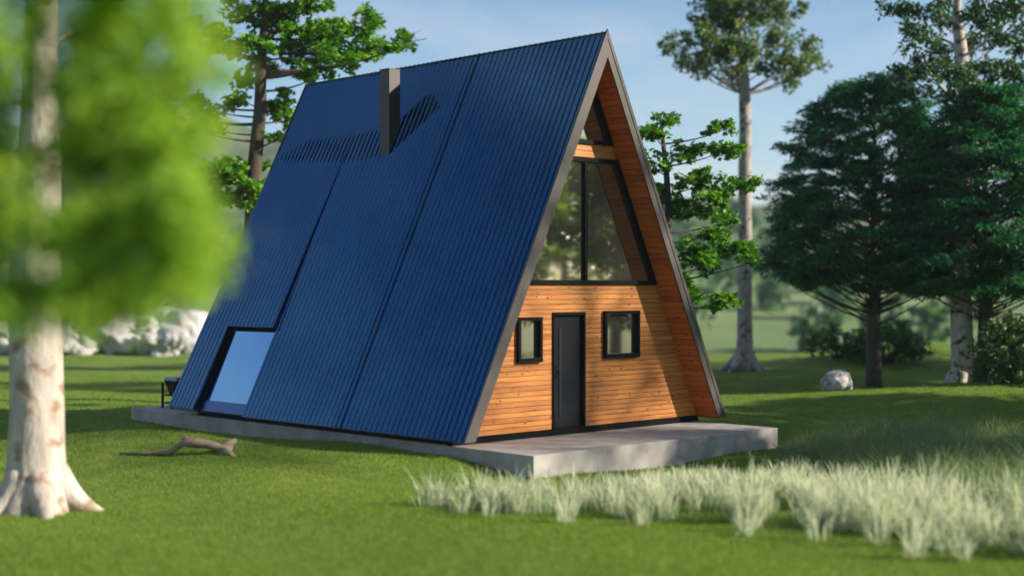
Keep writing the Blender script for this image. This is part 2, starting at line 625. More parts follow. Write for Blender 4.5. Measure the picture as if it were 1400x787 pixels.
sk = MB()
tb = tz(0.36)
for a in ((YS + 0.004, YS + 0.03, TW + 0.002, tb), (YE - 0.03, YE - 0.004, TW + 0.002, tb)):
    slope_box(sk, -1, *a, -0.09, -0.045)
slope_box(sk, -1, YS + 0.031, YE - 0.031, TW + 0.002, TW + 0.006, -0.09, -0.045)
slope_box(sk, -1, YE - 0.0035, YE - 0.0005, TW + 0.006, 0.995, -0.09, 0.075)  # thin black lining added to stand in for shade in the left reveal
skylight = sk.build('skylight', M['trim'], cabin)
pn = MB()
slope_box(pn, -1, YS + 0.031, YE - 0.031, TW + 0.007, tb, -0.050, -0.030)
pn.build('pane', M['skylight'], skylight)
sl = MB()
slope_box(sl, -1, YS + 0.004, YE - 0.004, tb + 0.0005, 0.996, -0.10, -0.004)
sl.build('sill_flashing', M['flashing'], skylight)
# linings
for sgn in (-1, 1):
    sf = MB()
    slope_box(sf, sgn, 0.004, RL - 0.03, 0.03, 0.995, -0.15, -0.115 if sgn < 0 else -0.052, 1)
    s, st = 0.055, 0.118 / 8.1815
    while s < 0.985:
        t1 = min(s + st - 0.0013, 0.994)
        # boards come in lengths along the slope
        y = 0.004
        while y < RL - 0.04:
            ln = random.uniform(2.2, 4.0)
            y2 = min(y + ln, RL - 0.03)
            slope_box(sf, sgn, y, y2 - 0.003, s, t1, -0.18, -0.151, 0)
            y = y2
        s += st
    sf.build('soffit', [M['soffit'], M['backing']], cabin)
# rakes (gable edges)
for sgn in (-1, 1):
    for y0, y1 in ((-0.034, 0.0), (RL + 0.001, RL + 0.034)):
        rk = MB()
        k = 0.74
        ix, iz = 3.335, 7.010
        if sgn > 0:
            mx_, mz_ = ix + (RW + 0.035 - ix) * 0.62, iz + (RH + 0.02 - iz) * 0.62
            rk.prism_y([(0.001, iz), (sgn * ix, RE - 0.01), (sgn * mx_, RE - 0.01), (0.001, mz_)], y0, y1)
            m2x, m2z = mx_ + 0.02, mz_ + 0.042
            rk.prism_y([(0.001, m2z), (sgn * m2x, RE - 0.01), (sgn * (RW + 0.045), RE - 0.01), (0.001, RH + 0.035)], y0 - 0.004, y1)
            rk.prism_y([(0.001, mz_), (sgn * mx_, RE - 0.005), (sgn * m2x, RE - 0.005), (0.001, m2z)], y0 + 0.02, y1, 1)
        else:
            rk.prism_y([(0, iz), (0, RH + 0.035), (sgn * (RW + 0.045), RE - 0.01), (sgn * ix, RE - 0.01)], y0, y1)
        rk.build('rake_board', [M['rake'], M['trim']], cabin)

# facade with openings: (x0, x1, z0, z1)
OPEN = [(-1.82, -1.206, 1.37, 2.19), (-0.89, -0.022, 0.11, 2.268), (0.49, 1.50, 1.37, 2.28)]
fa = MB()


def band(z0, z1, y0, y1, mi):
    zm0, zm1 = z0, z1
    iv = [(-99.0, 99.0)]
    for (a, b, c, d) in OPEN:
        if c < z1 - 1e-4 and d > z0 + 1e-4:
            nv = []
            for (p, q) in iv:
                if a > p:
                    nv.append((p, min(a, q)))
                if b < q:
                    nv.append((max(b, p), q))
            iv = nv
    for (p, q) in iv:
        a0, a1 = max(p, -xi(z0)), max(p, -xi(z1))
        b0, b1 = min(q, xi(z0)), min(q, xi(z1))
        if b1 - a1 < 0.01 or q - p < 0.005:
            continue
        fa.hexa([(a0, y0, z0), (b0, y0, z0), (b0, y1, z0), (a0, y1, z0), (a1, y0, z1), (b1, y0, z1), (b1, y1, z1), (a1, y1, z1)], mi)


edges = sorted({0.11, 1.37, 2.19, 2.268, 2.28, 2.785})
row = 0.11
while row < 2.78:
    nx = min(row + 0.092, 2.785)
    cuts = [row + 0.009] + [e for e in edges if row + 0.012 < e < nx - 0.012] + [nx]
    for a, b in zip(cuts[:-1], cuts[1:]):
        band(a, b, FY, FY + 0.022, 0)
    row = nx
for a, b in zip(edges[:-1], edges[1:]):
    band(a, b, FY + 0.023, FY + 0.12, 1)
fa.build('facade', [M['wood'], M['backing']], cabin)
fa = MB()
for a, b in ((5.185, 5.307), (5.315, 5.436)):
    band(a, b, FY, FY + 0.022, 0)
band(5.185, 5.436, FY + 0.023, FY + 0.12, 1)
fa.build('cross_beam', [M['wood'], M['backing']], cabin)

pl = MB()
pl.prism_y([(-3.385, 0.0), (3.385, 0.0), (3.335, 0.105), (-3.335, 0.105)], FY - 0.03, FY + 0.10)
pl.build('plinth', M['trim'], cabin)
for sgn in (-1, 1):
    p2 = MB()
    p2.box((min(sgn * 3.18, sgn * 3.30), FY + 0.11, 0.0), (max(sgn * 3.18, sgn * 3.30), 8.9, 0.17))
    p2.build('plinth', M['trim'], cabin)
rw = MB()
rw.prism_y([(-3.33, 0.0), (3.33, 0.0), (0, 6.98)], 8.80, 8.90)
rw.build('rear_wall', M['wood'], cabin)
fl = MB()
fl.box((-3.15, FY + 0.13, 0.002), (3.15, 8.78, 0.09))
fl.build('floor', M['floor'], cabin)


def casement(x0, x1, z0, z1, name):
    f = MB()
    b = 0.062
    y0, y1 = FY - 0.075, FY + 0.05
    f.box((x0, y0, z0), (x1, y1, z0 + b + 0.02))
    f.box((x0, y0, z1 - b), (x1, y1, z1))
    f.box((x0, y0 + 0.001, z0 + b + 0.02), (x0 + b, y1, z1 - b))
    f.box((x1 - b, y0 + 0.001, z0 + b + 0.02), (x1, y1, z1 - b))
    o = f.build(name, M['trim'], cabin, bevel=0.004)
    p = MB()
    p.box((x0 + b, FY + 0.02, z0 + b + 0.02), (x1 - b, FY + 0.03, z1 - b))
    p.build('pane', M['glass'], o)
    return o


tag(casement(*OPEN[0], 'window'), 'small narrow window left of the door')
tag(casement(*OPEN[2], 'window'), 'wider square window right of the door')

# door
x0, x1, z0, z1 = OPEN[1]
df = MB()
y0 = FY - 0.035
df.box((x0, y0, z1 - 0.05), (x1, FY + 0.1, z1))
df.box((x0, y0 + 0.001, z0), (x0 + 0.045, FY + 0.1, z1 - 0.05))
df.box((x1 - 0.045, y0 + 0.001, z0), (x1, FY + 0.1, z1 - 0.05))
df.box((x0 + 0.045, FY - 0.02, z0), (x1 - 0.045, FY + 0.1, z0 + 0.02))
df.build('door_frame', M['trim'], cabin)
dl = MB()
dl.box((x0 + 0.048, FY + 0.04, z0 + 0.022), (x1 - 0.048, FY + 0.09, z1 - 0.053))
for k in (0.30, 0.62):
    pass
door = dl.build('door', M['door'], cabin, bevel=0.003)
ds = MB()
ds.box((-0.685, FY + 0.030, 0.31), (-0.672, FY + 0.0405, 2.0))
ds.box((-0.578, FY + 0.030, 0.31), (-0.565, FY + 0.0405, 2.0))
ds.box((-0.672, FY + 0.030, 0.31), (-0.578, FY + 0.0405, 0.323))
ds.box((-0.672, FY + 0.030, 1.987), (-0.578, FY + 0.0405, 2.0))
ds.build('strip_frame', M['trim'], door)
dg = MB()
dg.box((-0.671, FY + 0.034, 0.324), (-0.579, FY + 0.0405, 1.986))
dg.build('glass_strip', M['doorglass'], door)
dh = MB()
dh.box((-0.775, FY + 0.028, 1.06), (-0.735, FY + 0.0405, 1.26))
dh.tube([(-0.755, FY + 0.03, 1.18), (-0.755, FY - 0.015, 1.18), (-0.745, FY - 0.02, 1.18), (-0.63, FY - 0.02, 1.175)], [0.011] * 4, 8)
dh.build('handle', M['chrome'], door)

# large gable glazing
gl = MB()
gy0, gy1 = FY - 0.05, FY + 0.06
zb0, zb1, zt0, zt1 = 2.785, 2.865, 5.095, 5.182
fwid = 0.12
gl.prism_y([(-xi(zb0), zb0), (xi(zb0), zb0), (xi(zb1), zb1), (-xi(zb1), zb1)], gy0, gy1)
gl.prism_y([(-xi(zt0), zt0), (xi(zt0), zt0), (xi(zt1), zt1), (-xi(zt1), zt1)], gy0, gy1)
for sgn in (-1, 1):
    gl.prism_y([(sgn * xi(zb1), zb1), (sgn * xi(zt0), zt0), (sgn * (xi(zt0) - fwid), zt0), (sgn * (xi(zb1) - fwid), zb1)], gy0 + 0.001, gy1)
gl.box((-0.055, gy0 + 0.002, zb1), (0.015, gy1, zt0))
big = gl.build('gable_window', M['trim'], cabin)
for a, b in (((-1, -0.055)), ((1, 0.015))):
    p = MB()
    p.prism_y([(b, zb1), (a * (xi(zb1) - fwid), zb1), (a * (xi(zt0) - fwid), zt0), (b, zt0)], FY + 0.010, FY + 0.022)
    p.build('pane', M['glass'], big)
tg = MB()
z0_, z1_ = 5.437, 5.515
tg.prism_y([(-xi(z0_), z0_), (xi(z0_), z0_), (xi(z1_), z1_), (-xi(z1_), z1_)], gy0, gy1)
zap, zin = 7.0, 6.72
for sgn in (-1, 1):
    tg.prism_y([(sgn * xi(z1_), z1_), (0.0, 7.0), (0.0, zin), (sgn * (xi(z1_) - 0.125), z1_)], gy0 + 0.001, gy1)
tri = tg.build('apex_window', M['trim'], cabin)
p = MB()
p.prism_y([(-(xi(z1_) - 0.125), z1_), ((xi(z1_) - 0.125), z1_), (0, zin)], FY + 0.010, FY + 0.022)
p.build('pane', M['glass'], tri)

# chimney
ch = MB()
ch.prism_y([(-0.966, 5.2), (-0.672, 5.9), (-0.672, 7.265), (-0.966, 7.265)], 5.205, 5.505)
chim = ch.build('chimney', M['chimney'], cabin, bevel=0.006)
cc = MB()
cc.box((-0.972, 5.199, 7.266), (-0.666, 5.511, 7.285))
cc.build('cap', M['chimney'], chim)

# slab
sb = MB()
sb.box((-3.38, -1.47, -0.62), (3.345, 11.54, -0.002))
tag(sb.build('concrete_slab', M['concrete'], None, bevel=0.012), 'grey concrete slab terrace under the cabin, corner jutting into pale grass', 'slab')

# ------------------------------------------------------------------ barrel grill behind the house
GX, GY = -2.42, 10.75
grill = thing('barbecue_grill', 'black box barbecue on thin legs at the rear end of the slab', 'barbecue', (GX, GY, 0))
g = MB()
g.hexa([(GX - 0.33, GY - 0.18, 0.30), (GX + 0.33, GY - 0.18, 0.30), (GX + 0.33, GY + 0.18, 0.30), (GX - 0.33, GY + 0.18, 0.30),
        (GX - 0.42, GY - 0.27, 0.62), (GX + 0.42, GY - 0.27, 0.62), (GX + 0.42, GY + 0.27, 0.62), (GX - 0.42, GY + 0.27, 0.62)])
g.build('body', M['grill_body'], grill, bevel=0.01)
g = MB()
g.hexa([(GX - 0.43, GY - 0.28, 0.622), (GX + 0.43, GY - 0.28, 0.622), (GX + 0.43, GY + 0.28, 0.622), (GX - 0.43, GY + 0.28, 0.622),
        (GX - 0.40, GY - 0.25, 0.70), (GX + 0.40, GY - 0.25, 0.70), (GX + 0.40, GY + 0.25, 0.70), (GX - 0.40, GY + 0.25, 0.70)])
lid = g.build('lid', M['grill_lid'], grill, bevel=0.012)
g = MB()
g.tube([(GX - 0.1, GY - 0.1, 0.70), (GX - 0.1, GY - 0.1, 0.745)], [0.02, 0.035], 10)
g.build('knob', M['grill_body'], lid, smooth=True)
for sx in (-1, 1):
    for sy in (-1, 1):
        g = MB()
        g.box((GX + sx * 0.47 - 0.022, GY + sy * 0.24 - 0.022, 0.0), (GX + sx * 0.47 + 0.022, GY + sy * 0.24 + 0.022, 0.58))
        g.build('leg', M['grill_body'], grill)
for zz in (0.10, 0.28):
    g = MB()
    for sy in (-1, 1):
        g.box((GX - 0.448, GY + sy * 0.24 - 0.015, zz), (GX + 0.448, GY + sy * 0.24 + 0.015, zz + 0.03))
    for sx in (-1, 1):
        g.box((GX + sx * 0.47 - 0.012, GY - 0.218, zz), (GX + sx * 0.47 + 0.012, GY + 0.218, zz + 0.03))
    g.build('frame_rail', M['grill_body'], grill)

# ------------------------------------------------------------------ ground and hills
def axis_points(lo, fine_lo, fine_hi, hi, step):
    a = list(np.arange(fine_lo, fine_hi + 1e-6, step))
    s, x = step, fine_hi
    while x < hi:
        s *= 1.22
        x += s
        a.append(min(x, hi))
    s, x = step, fine_lo
    while x > lo:
        s *= 1.22
        x -= s
        a.insert(0, max(x, lo))
    return np.array(a)


us = axis_points(-900, -24, 30, 900, 0.4)
ds_ = axis_points(-300, 10, 72, 1000, 0.4)
UU, DD = np.meshgrid(us, ds_)
ZZ = T(UU, DD)
XX = CX + FW[0] * DD + RT[0] * UU
YY = CY + FW[1] * DD + RT[1] * UU
me = bpy.data.meshes.new('ground')
nu, nd = len(us), len(ds_)
idx = np.arange(nu * nd).reshape(nd, nu)
quads = np.stack([idx[:-1, :-1], idx[:-1, 1:], idx[1:, 1:], idx[1:, :-1]], -1).reshape(-1, 4)
me.from_pydata(np.stack([XX, YY, ZZ], -1).reshape(-1, 3).tolist(), [], quads.tolist())
me.polygons.foreach_set('use_smooth', [True] * len(me.polygons))
me.materials.append(M['ground'])
go = bpy.data.objects.new('ground', me)
COL.objects.link(go)
tag(go, kind='structure')


def hill_ridge(name, d0, d1, fn, seed):
    us_ = np.linspace(-620, 620, 150)
    ts = np.linspace(0, 1, 26)
    vs = []
    for t in ts:
        d = d0 + (d1 - d0) * t
        for u in us_:
            prof = math.sin(math.pi * min(1, t * 1.0 + 0.0)) ** 0.9 if t < 1 else 0
            h = fn(u) * prof
            h *= 0.82 + 0.36 * noise.fractal(Vector((u * 0.008, d * 0.008, seed)), 1.0, 2.0, 5)
            x, y = W(u, d)
            vs.append((x, y, -8 + max(0, h)))
    n = len(us_)
    fs = [(j * n + i, j * n + i + 1, (j + 1) * n + i + 1, (j + 1) * n + i) for j in range(len(ts) - 1) for i in range(n - 1)]
    m_ = bpy.data.meshes.new(name)
    m_.from_pydata(vs, [], fs)
    m_.polygons.foreach_set('use_smooth', [True] * len(m_.polygons))
    m_.materials.append(M['hill'])
    o = bpy.data.objects.new(name, m_)
    COL.objects.link(o)
    tag(o, kind='structure')
    return o


hill_ridge('hills', 430, 990, lambda u: 56 + 44 * math.exp(-((u + 150) / 90) ** 2) + 8 * math.exp(-((u - 100) / 50) ** 2), 3.1)
hill_ridge('hills', 300, 470, lambda u: 24 + 16 * math.exp(-((u + 75) / 45) ** 2) + 6 * math.exp(-((u - 95) / 40) ** 2), 8.4)

# ------------------------------------------------------------------ vegetation tools
def rand_unit(n):
    v = rng.normal(size=(n, 3))
    return v / np.linalg.norm(v, axis=1, keepdims=True)


SHAPES = {
    'oval': np.array([(0, 0, 0), (0.5, 0.30, 0.07), (1, 0, 0), (0.5, -0.30, 0.07)]),
    'blade': np.array([(0, 0, 0), (0.42, 0.15, 0.03), (1, 0, -0.05), (0.42, -0.15, 0.03)]),
    'star': np.array([(0, 0, 0), (0.12, 0.22, 0), (0.05, 0.5, -0.03), (0.42, 0.26, 0.02), (0.62, 0.46, -0.04), (0.66, 0.16, 0.01), (1.0, 0, -0.06),
                      (0.66, -0.16, 0.01), (0.62, -0.46, -0.04), (0.42, -0.26, 0.02), (0.05, -0.5, -0.03), (0.12, -0.22, 0)]),
}


def leaves(pts, size, shape, up=0.8, out=None, outw=0.0, droop=0.0):
    """pts (N,3): leaf polygons with random attitude, optional outward direction"""
    n = len(pts)
    nrm = rand_unit(n) + np.array([0, 0, up])
    nrm /= np.linalg.norm(nrm, axis=1, keepdims=True)
    tng = rand_unit(n)
    if out is not None:
        tng = tng * (1 - outw) + out * outw
    tng[:, 2] -= droop
    tng -= nrm * np.sum(tng * nrm, axis=1, keepdims=True)
    tng /= np.linalg.norm(tng, axis=1, keepdims=True) + 1e-9
    b = np.cross(nrm, tng)
    s = size * rng.uniform(0.65, 1.3, n)
    sh = SHAPES[shape]
    V = pts[:, None, :] + s[:, None, None] * (sh[None, :, 0, None] * tng[:, None, :] + sh[None, :, 1, None] * b[:, None, :] + sh[None, :, 2, None] * nrm[:, None, :])
    return V


def ell(n, c, r, shell=0.35):
    """points in an ellipsoid whose axes are the (u, d, z) directions"""
    v = rand_unit(n) * (rng.uniform(0, 1, n) ** shell)[:, None]
    v = v * np.asarray(r)[None, :]
    return np.stack([c[0] + v[:, 0] * RT[0] + v[:, 1] * FW[0], c[1] + v[:, 0] * RT[1] + v[:, 1] * FW[1], c[2] + v[:, 2]], -1)


def bezier(p0, p1, p2, n):
    p0, p1, p2 = np.array(p0, float), np.array(p1, float), np.array(p2, float)
    return [tuple(p0 * (1 - t) ** 2 + 2 * p1 * t * (1 - t) + p2 * t * t) for t in np.linspace(0, 1, n)]


def trunk_at(path, z):
    path = [np.array(p, float) for p in path]
    for a, b in zip(path[:-1], path[1:]):
        if a[2] <= z <= b[2]:
            f = (z - a[2]) / (b[2] - a[2] + 1e-9)
            return a + (b - a) * f
    return path[-1] if z > path[-1][2] else path[0]


def tree(name, label, cat, path, radii, pads, leaf, shape, size, bark, group=None, nsub=7, nleaf=22, sub_r=0.22, up=0.8, limb_r=0.05,
         limb_drop=0.35, flare=None, droop=0.0, outw=0.0, bare=0, limb_min=0.8, seg=12, crown_name='crown', twigs=True, subflat=0.6):
    """pads: list of (centre, (ru, rd, rz), density factor)"""
    path = [tuple(p) for p in path]
    base = path[0]
    root = thing(name, label, cat, base, group)
    tb_ = MB()
    ph = random.uniform(0, 6)
    if flare:
        def lob(i, th):
            z = path[i][2] - base[2]
            k = max(0.0, 1 - z / flare[0])
            return 1 + flare[1] * k * k * (0.55 + 0.45 * math.cos(flare[2] * th + ph) + 0.25 * math.cos(2 * th + 2 * ph))
    else:
        def lob(i, th):
            return 1 + 0.05 * math.sin(3 * th + i * 0.7 + ph)
    tb_.tube(path, radii, seg, lob)
    if flare and len(flare) > 3:
        for k in range(flare[3]):
            a = 2 * math.pi * (k + random.uniform(-0.25, 0.25)) / flare[3] + 0.6
            L_ = flare[4] * random.uniform(0.75, 1.2)
            p0 = (base[0] + math.cos(a) * radii[0] * 0.4, base[1] + math.sin(a) * radii[0] * 0.4, base[2] + flare[0] * 0.75)
            ex, ey = base[0] + math.cos(a) * L_, base[1] + math.sin(a) * L_
            p1 = (base[0] + math.cos(a) * L_ * 0.55, base[1] + math.sin(a) * L_ * 0.55, base[2] + flare[0] * 0.22)
            p2 = (ex, ey, TZ(ex, ey) - 0.06)
            tb_.tube(bezier(p0, p1, p2, 7), list(np.linspace(radii[0] * 0.55, radii[0] * 0.16, 7)), 8)
    tw = MB()
    LV = []
    for (c, r, dens) in pads:
        c = np.array(c, float)
        dist = math.hypot(c[0] - base[0], c[1] - base[1])
        tzv = min(max(c[2] - limb_drop * dist - random.uniform(0, 0.3), base[2] + limb_min), path[-1][2] - 0.02)
        p0 = trunk_at(path, tzv)
        mid = p0 * 0.5 + c * 0.5 + np.array([random.uniform(-0.12, 0.12) * dist, random.uniform(-0.12, 0.12) * dist, -0.10 * dist * (1 if limb_drop > 0 else -1)])
        lr = limb_r * (0.5 + 0.25 * min(dist, 3.0))
        if twigs:
            end = c + (c - p0) * 0.12
            end[2] = c[2]
            tb_.tube(bezier(p0, mid, end, 7), list(np.linspace(lr, lr * 0.25, 7)), 6)
        k = max(1, int(nsub * dens))
        subs = ell(k, c, r, 0.5)
        for sp in subs:
            if twigs:
                st_ = c + (sp - c) * 0.12 + np.array([0, 0, -0.04])
                tw.tube([st_, (st_ + sp) / 2 + rng.normal(0, 0.05, 3), sp], [lr * 0.24, lr * 0.16, lr * 0.09], 4, cap=False)
            m_ = rng.poisson(nleaf) + 3
            pts = ell(m_, sp, (sub_r, sub_r, sub_r * subflat), 0.5)
            ov = sp - np.array([base[0], base[1], c[2]])
            ov[2] = 0
            ov = ov / (np.linalg.norm(ov) + 1e-6)
            LV.append(leaves(pts, size, shape, up, ov[None, :].repeat(m_, 0), outw, droop))
        for _ in range(bare):
            e = ell(1, c + np.array([0, 0, -0.05]), (r[0] * 1.35, r[1] * 1.35, r[2] * 1.6), 0.2)[0]
            m2 = (c + e) / 2 + rng.normal(0, 0.1, 3)
            tw.tube(bezier(c, m2, e, 5), list(np.linspace(lr * 0.22, lr * 0.05, 5)), 4, cap=False)
    tb_.add(tw.v, tw.f, 1)
    tb_.build('trunk', [bark, M['twig']], root, smooth=True)
    V = np.concatenate(LV)
    np_mesh(crown_name, V, V.shape[1], leaf, root, off=base)
    return root


def pxpads(rows, d, jit, dens=1.0, rz=1.0):
    out = []
    for (px, py, w, h, *k) in rows:
        dd = d + random.uniform(-jit, jit)
        s = dd / FPX
        out.append((P(px, py, dd), (w * 0.5 * s, max(w * 0.42 * s, 0.35), h * 0.5 * s * rz), (k[0] if k else 1.0) * dens * (w * h) / 3000.0))
    return out


# ---- layered tree right of the cabin
d = 34.0
bx, by = W((911 - 700) / FPX * d, d)
bz = TZ(bx, by)
path = [(bx + 0.05, by, bz - 0.1), (bx, by, 1.0), (bx + 0.04, by, 2.6)] + [tuple(P(*q, d)) for q in ((909, 340), (914, 290), (911, 235), (906, 190), (903, 160))]
pads = pxpads([(893, 180, 60, 30), (915, 160, 55, 18), (985, 176, 62, 22), (935, 203, 62, 30), (985, 205, 58, 26), (892, 226, 60, 36), (905, 262, 60, 30),
               (958, 250, 90, 40), (1015, 252, 70, 24), (975, 272, 70, 24), (925, 285, 60, 34), (1000, 298, 66, 24), (955, 290, 80, 18),
               (965, 322, 80, 26), (1010, 342, 60, 30), (945, 345, 60, 30), (960, 362, 70, 30), (1025, 355, 36, 20), (935, 385, 50, 30), (985, 412, 64, 24), (945, 408, 50, 28),
               (860, 250, 80, 40), (850, 300, 90, 40), (845, 360, 90, 40), (870, 330, 70, 40), (835, 410, 80, 40)], d, 1.0)
tree('layered_tree', 'bright green layered tree with bare twigs close behind the cabin\'s right slope', 'tree', path, [0.13, 0.12, 0.11, 0.10, 0.085, 0.07, 0.05, 0.02], pads,
     M['leaf_pad'], 'star', 0.135, M['twig'], 'layered trees beside the cabin', nsub=20, nleaf=22, sub_r=0.17, up=1.1, limb_r=0.03, limb_drop=0.10, bare=5)

# ---- layered tree left behind the roof
d = 38.0
bx, by = W((338 - 700) / FPX * d, d)
bz = TZ(bx, by)
path = [(bx, by, bz - 0.1), (bx, by, 2.0)] + [tuple(P(*q, d)) for q in ((344, 300), (348, 225), (356, 150), (357, 90), (361, 40), (364, -10), (362, -90), (366, -140))]
pads = pxpads([(300, 45, 90, 44), (340, 65, 80, 40), (385, 30, 100, 44), (430, 45, 100, 50), (480, 40, 90, 50), (500, 70, 80, 36), (455, 82, 110, 34), (420, 70, 90, 36), (560, 52, 44, 24), (535, 62, 50, 18),
               (505, 24, 40, 24), (350, 10, 110, 44), (420, 8, 90, 40), (380, 92, 90, 26), (300, 70, 60, 26), (425, 105, 84, 14), (345, 110, 50, 20),
               (290, 150, 66, 30), (330, 135, 50, 24), (385, 140, 50, 44), (395, 160, 46, 26), (300, 178, 50, 20), (265, 175, 70, 30), (270, 140, 60, 30), (385, 185, 40, 20),
               (310, 235, 80, 40), (345, 250, 60, 40), (290, 262, 70, 36), (330, 275, 66, 28), (270, 240, 70, 40), (350, 230, 50, 30),
               (330, -30, 150, 50), (420, -40, 140, 50), (370, -80, 180, 60), (300, -60, 100, 50), (440, -90, 100, 40), (370, -130, 120, 50), (210, 150, 60, 40), (200, 210, 60, 40)], d, 1.1)
tree('layered_tree', 'green layered tree with dark trunk rising behind the cabin\'s rear roof edge', 'tree', path, [0.24, 0.22, 0.20, 0.19, 0.17, 0.14, 0.11, 0.09, 0.06, 0.03], pads,
     M['leaf_pad'], 'star', 0.17, M['twig'], 'layered trees beside the cabin', nsub=15, nleaf=22, sub_r=0.22, up=1.0, limb_r=0.04, limb_drop=0.12, bare=3)

# ---- tall bare-stemmed tree in the middle distance
d = 51.5
bx, by = W((1018 - 700) / FPX * d, d)
bz = TZ(bx, by)
path = [(bx, by, bz - 0.1), (bx, by, bz + 0.25), (bx, by, bz + 0.6), (bx + 0.02, by, bz + 1.2)] + [tuple(P(*q, d)) for q in ((1018, 420), (1019, 330), (1018, 240), (1019, 170), (1018, 125), (1017, 95), (1012, 40), (1022, -20), (1020, -60))]
pads = pxpads([(925, 62, 50, 30), (945, 78, 50, 30), (965, 55, 60, 44), (955, 95, 46, 26), (1000, 40, 80, 50), (985, 75, 66, 50), (1020, 70, 70, 50), (1000, 105, 60, 28), (990, 10, 80, 50),
               (1030, 15, 80, 50), (1060, 50, 60, 44), (1085, 85, 60, 44), (1115, 85, 40, 28), (1075, 110, 46, 26), (1055, 85, 50, 34), (1100, 62, 50, 30), (1065, 20, 50, 36), (975, 25, 60, 40),
               (1010, -20, 120, 50), (1060, -15, 60, 40), (960, -10, 70, 40), (1020, -60, 110, 50), (1095, 15, 30, 20)], d, 1.6)
tree('tall_tree', 'tall tree with long bare grey trunk and small airy crown, between cabin and dark tree', 'tree', path,
     [0.40, 0.34, 0.31, 0.29, 0.27, 0.25, 0.235, 0.22, 0.21, 0.17, 0.10, 0.06, 0.03], pads,
     M['leaf_tall'], 'oval', 0.17, M['greybark'], 'tall trees', nsub=25, nleaf=26, sub_r=0.25, up=0.4, limb_min=10.1, limb_r=0.04, limb_drop=0.75, flare=(0.9, 0.55, 5, 5, 0.95), seg=18, subflat=0.9)

# ---- tall pale-trunked tree on the right
d = 41.5
bx, by = W((1316 - 700) / FPX * d, d)
bz = TZ(bx, by)
path = [(bx, by, bz - 0.1), (bx, by, bz + 0.25), (bx, by, bz + 0.6), (bx, by, bz + 1.1)] + [tuple(P(*q, d)) for q in ((1313, 400), (1315, 300), (1316, 200), (1315, 110), (1314, 70), (1308, 20), (1312, -60), (1318, -140))]
pads = pxpads([(1225, 15, 60, 40), (1250, 50, 60, 40), (1280, 20, 80, 50), (1285, 70, 70, 44), (1255, 95, 70, 36), (1300, 100, 80, 40), (1340, 20, 70, 50), (1370, 50, 80, 50), (1390, 10, 80, 50), (1345, 95, 70, 40),
               (1385, 100, 70, 40), (1330, 55, 50, 36), (1230, 100, 60, 30), (1270, 125, 70, 30), (1330, 130, 60, 30), (1420, 60, 90, 60), (1430, 110, 80, 50), (1300, -30, 160, 60), (1380, -40, 140, 60), (1240, -30, 100, 50),
               (1340, -90, 180, 60), (1330, -140, 120, 50)], d, 1.8)
tree('tall_tree', 'tall tree with thick pale cracked trunk and dark high crown at right edge', 'tree', path,
     [0.46, 0.38, 0.345, 0.325, 0.30, 0.275, 0.25, 0.22, 0.19, 0.13, 0.08, 0.03], pads,
     M['leaf_tallr'], 'oval', 0.15, M['palebark'], 'tall trees', nsub=17, nleaf=26, sub_r=0.24, up=0.5, limb_min=7.0, limb_r=0.05, limb_drop=0.6, flare=(0.85, 0.5, 5, 4, 0.85), seg=18, subflat=0.8)


# ---- broad dark trees with drooping fronds
def dome_pads(px, ytop, ybot, prof, d, n, size, depth=1.0):
    """prof: (fraction of height from top, half-width px)"""
    out = []
    s = d / FPX
    cx_, cy_ = W((px - 700) * s, d)
    for i in range(n):
        f = (i + 0.5) / n
        f = f ** 0.8
        R = np.interp(f, [p_[0] for p_ in prof], [p_[1] for p_ in prof]) * s
        a = i * 2.39996 + random.uniform(-0.3, 0.3)
        rr_ = R * math.sqrt(random.uniform(0.25, 1.0))
        z = CZ - (ytop + (ybot - ytop) * f - HY) * s
        uu, dd = rr_ * math.cos(a), rr_ * math.sin(a) * depth
        out.append(((cx_ + RT[0] * uu + FW[0] * dd, cy_ + RT[1] * uu + FW[1] * dd, z + random.uniform(-0.1, 0.1)), (size, size, size * 0.34), 1.0))
    return out


d = 44.5
bx, by = W((1195 - 700) / FPX * d, d)
bz = TZ(bx, by)
s = d / FPX
path = [(bx, by, bz - 0.1), (bx, by, bz + 0.3), (bx, by, bz + 1.0), (bx, by, bz + 1.9), (bx + .05, by, bz + 2.6), (bx, by, bz + 4), (bx, by, bz + 6), (bx, by, bz + 8.6)]
pads = dome_pads(1192, 108, 392, [(0, 24), (0.12, 66), (0.35, 108), (0.6, 138), (0.8, 152), (0.92, 142), (1.0, 95)], d, 190, 0.70)
tree('broad_tree', 'broad dark green tree with drooping fronds on single short trunk, behind the boulder', 'tree', path, [0.30, 0.25, 0.23, 0.22, 0.20, 0.14, 0.09, 0.03], pads,
     M['leaf_dark'], 'blade', 0.20, M['darkbark'], 'broad dark trees', nsub=13, nleaf=30, sub_r=0.30, up=1.4, limb_min=2.0, limb_r=0.03, limb_drop=0.45, droop=0.25, outw=0.5, subflat=0.35)
d = 41.3
bx, by = W((1347 - 700) / FPX * d, d)
bz = TZ(bx, by)
path = [(bx, by, bz - 0.1), (bx, by, bz + 0.3), (bx, by, bz + 1.0), (bx, by, bz + 1.9), (bx + .05, by, bz + 2.6), (bx, by, bz + 4), (bx, by, bz + 6), (bx, by, bz + 8.2)]
pads = dome_pads(1350, 120, 400, [(0, 20), (0.15, 70), (0.4, 105), (0.7, 118), (0.9, 125), (1.0, 90)], d, 170, 0.70)
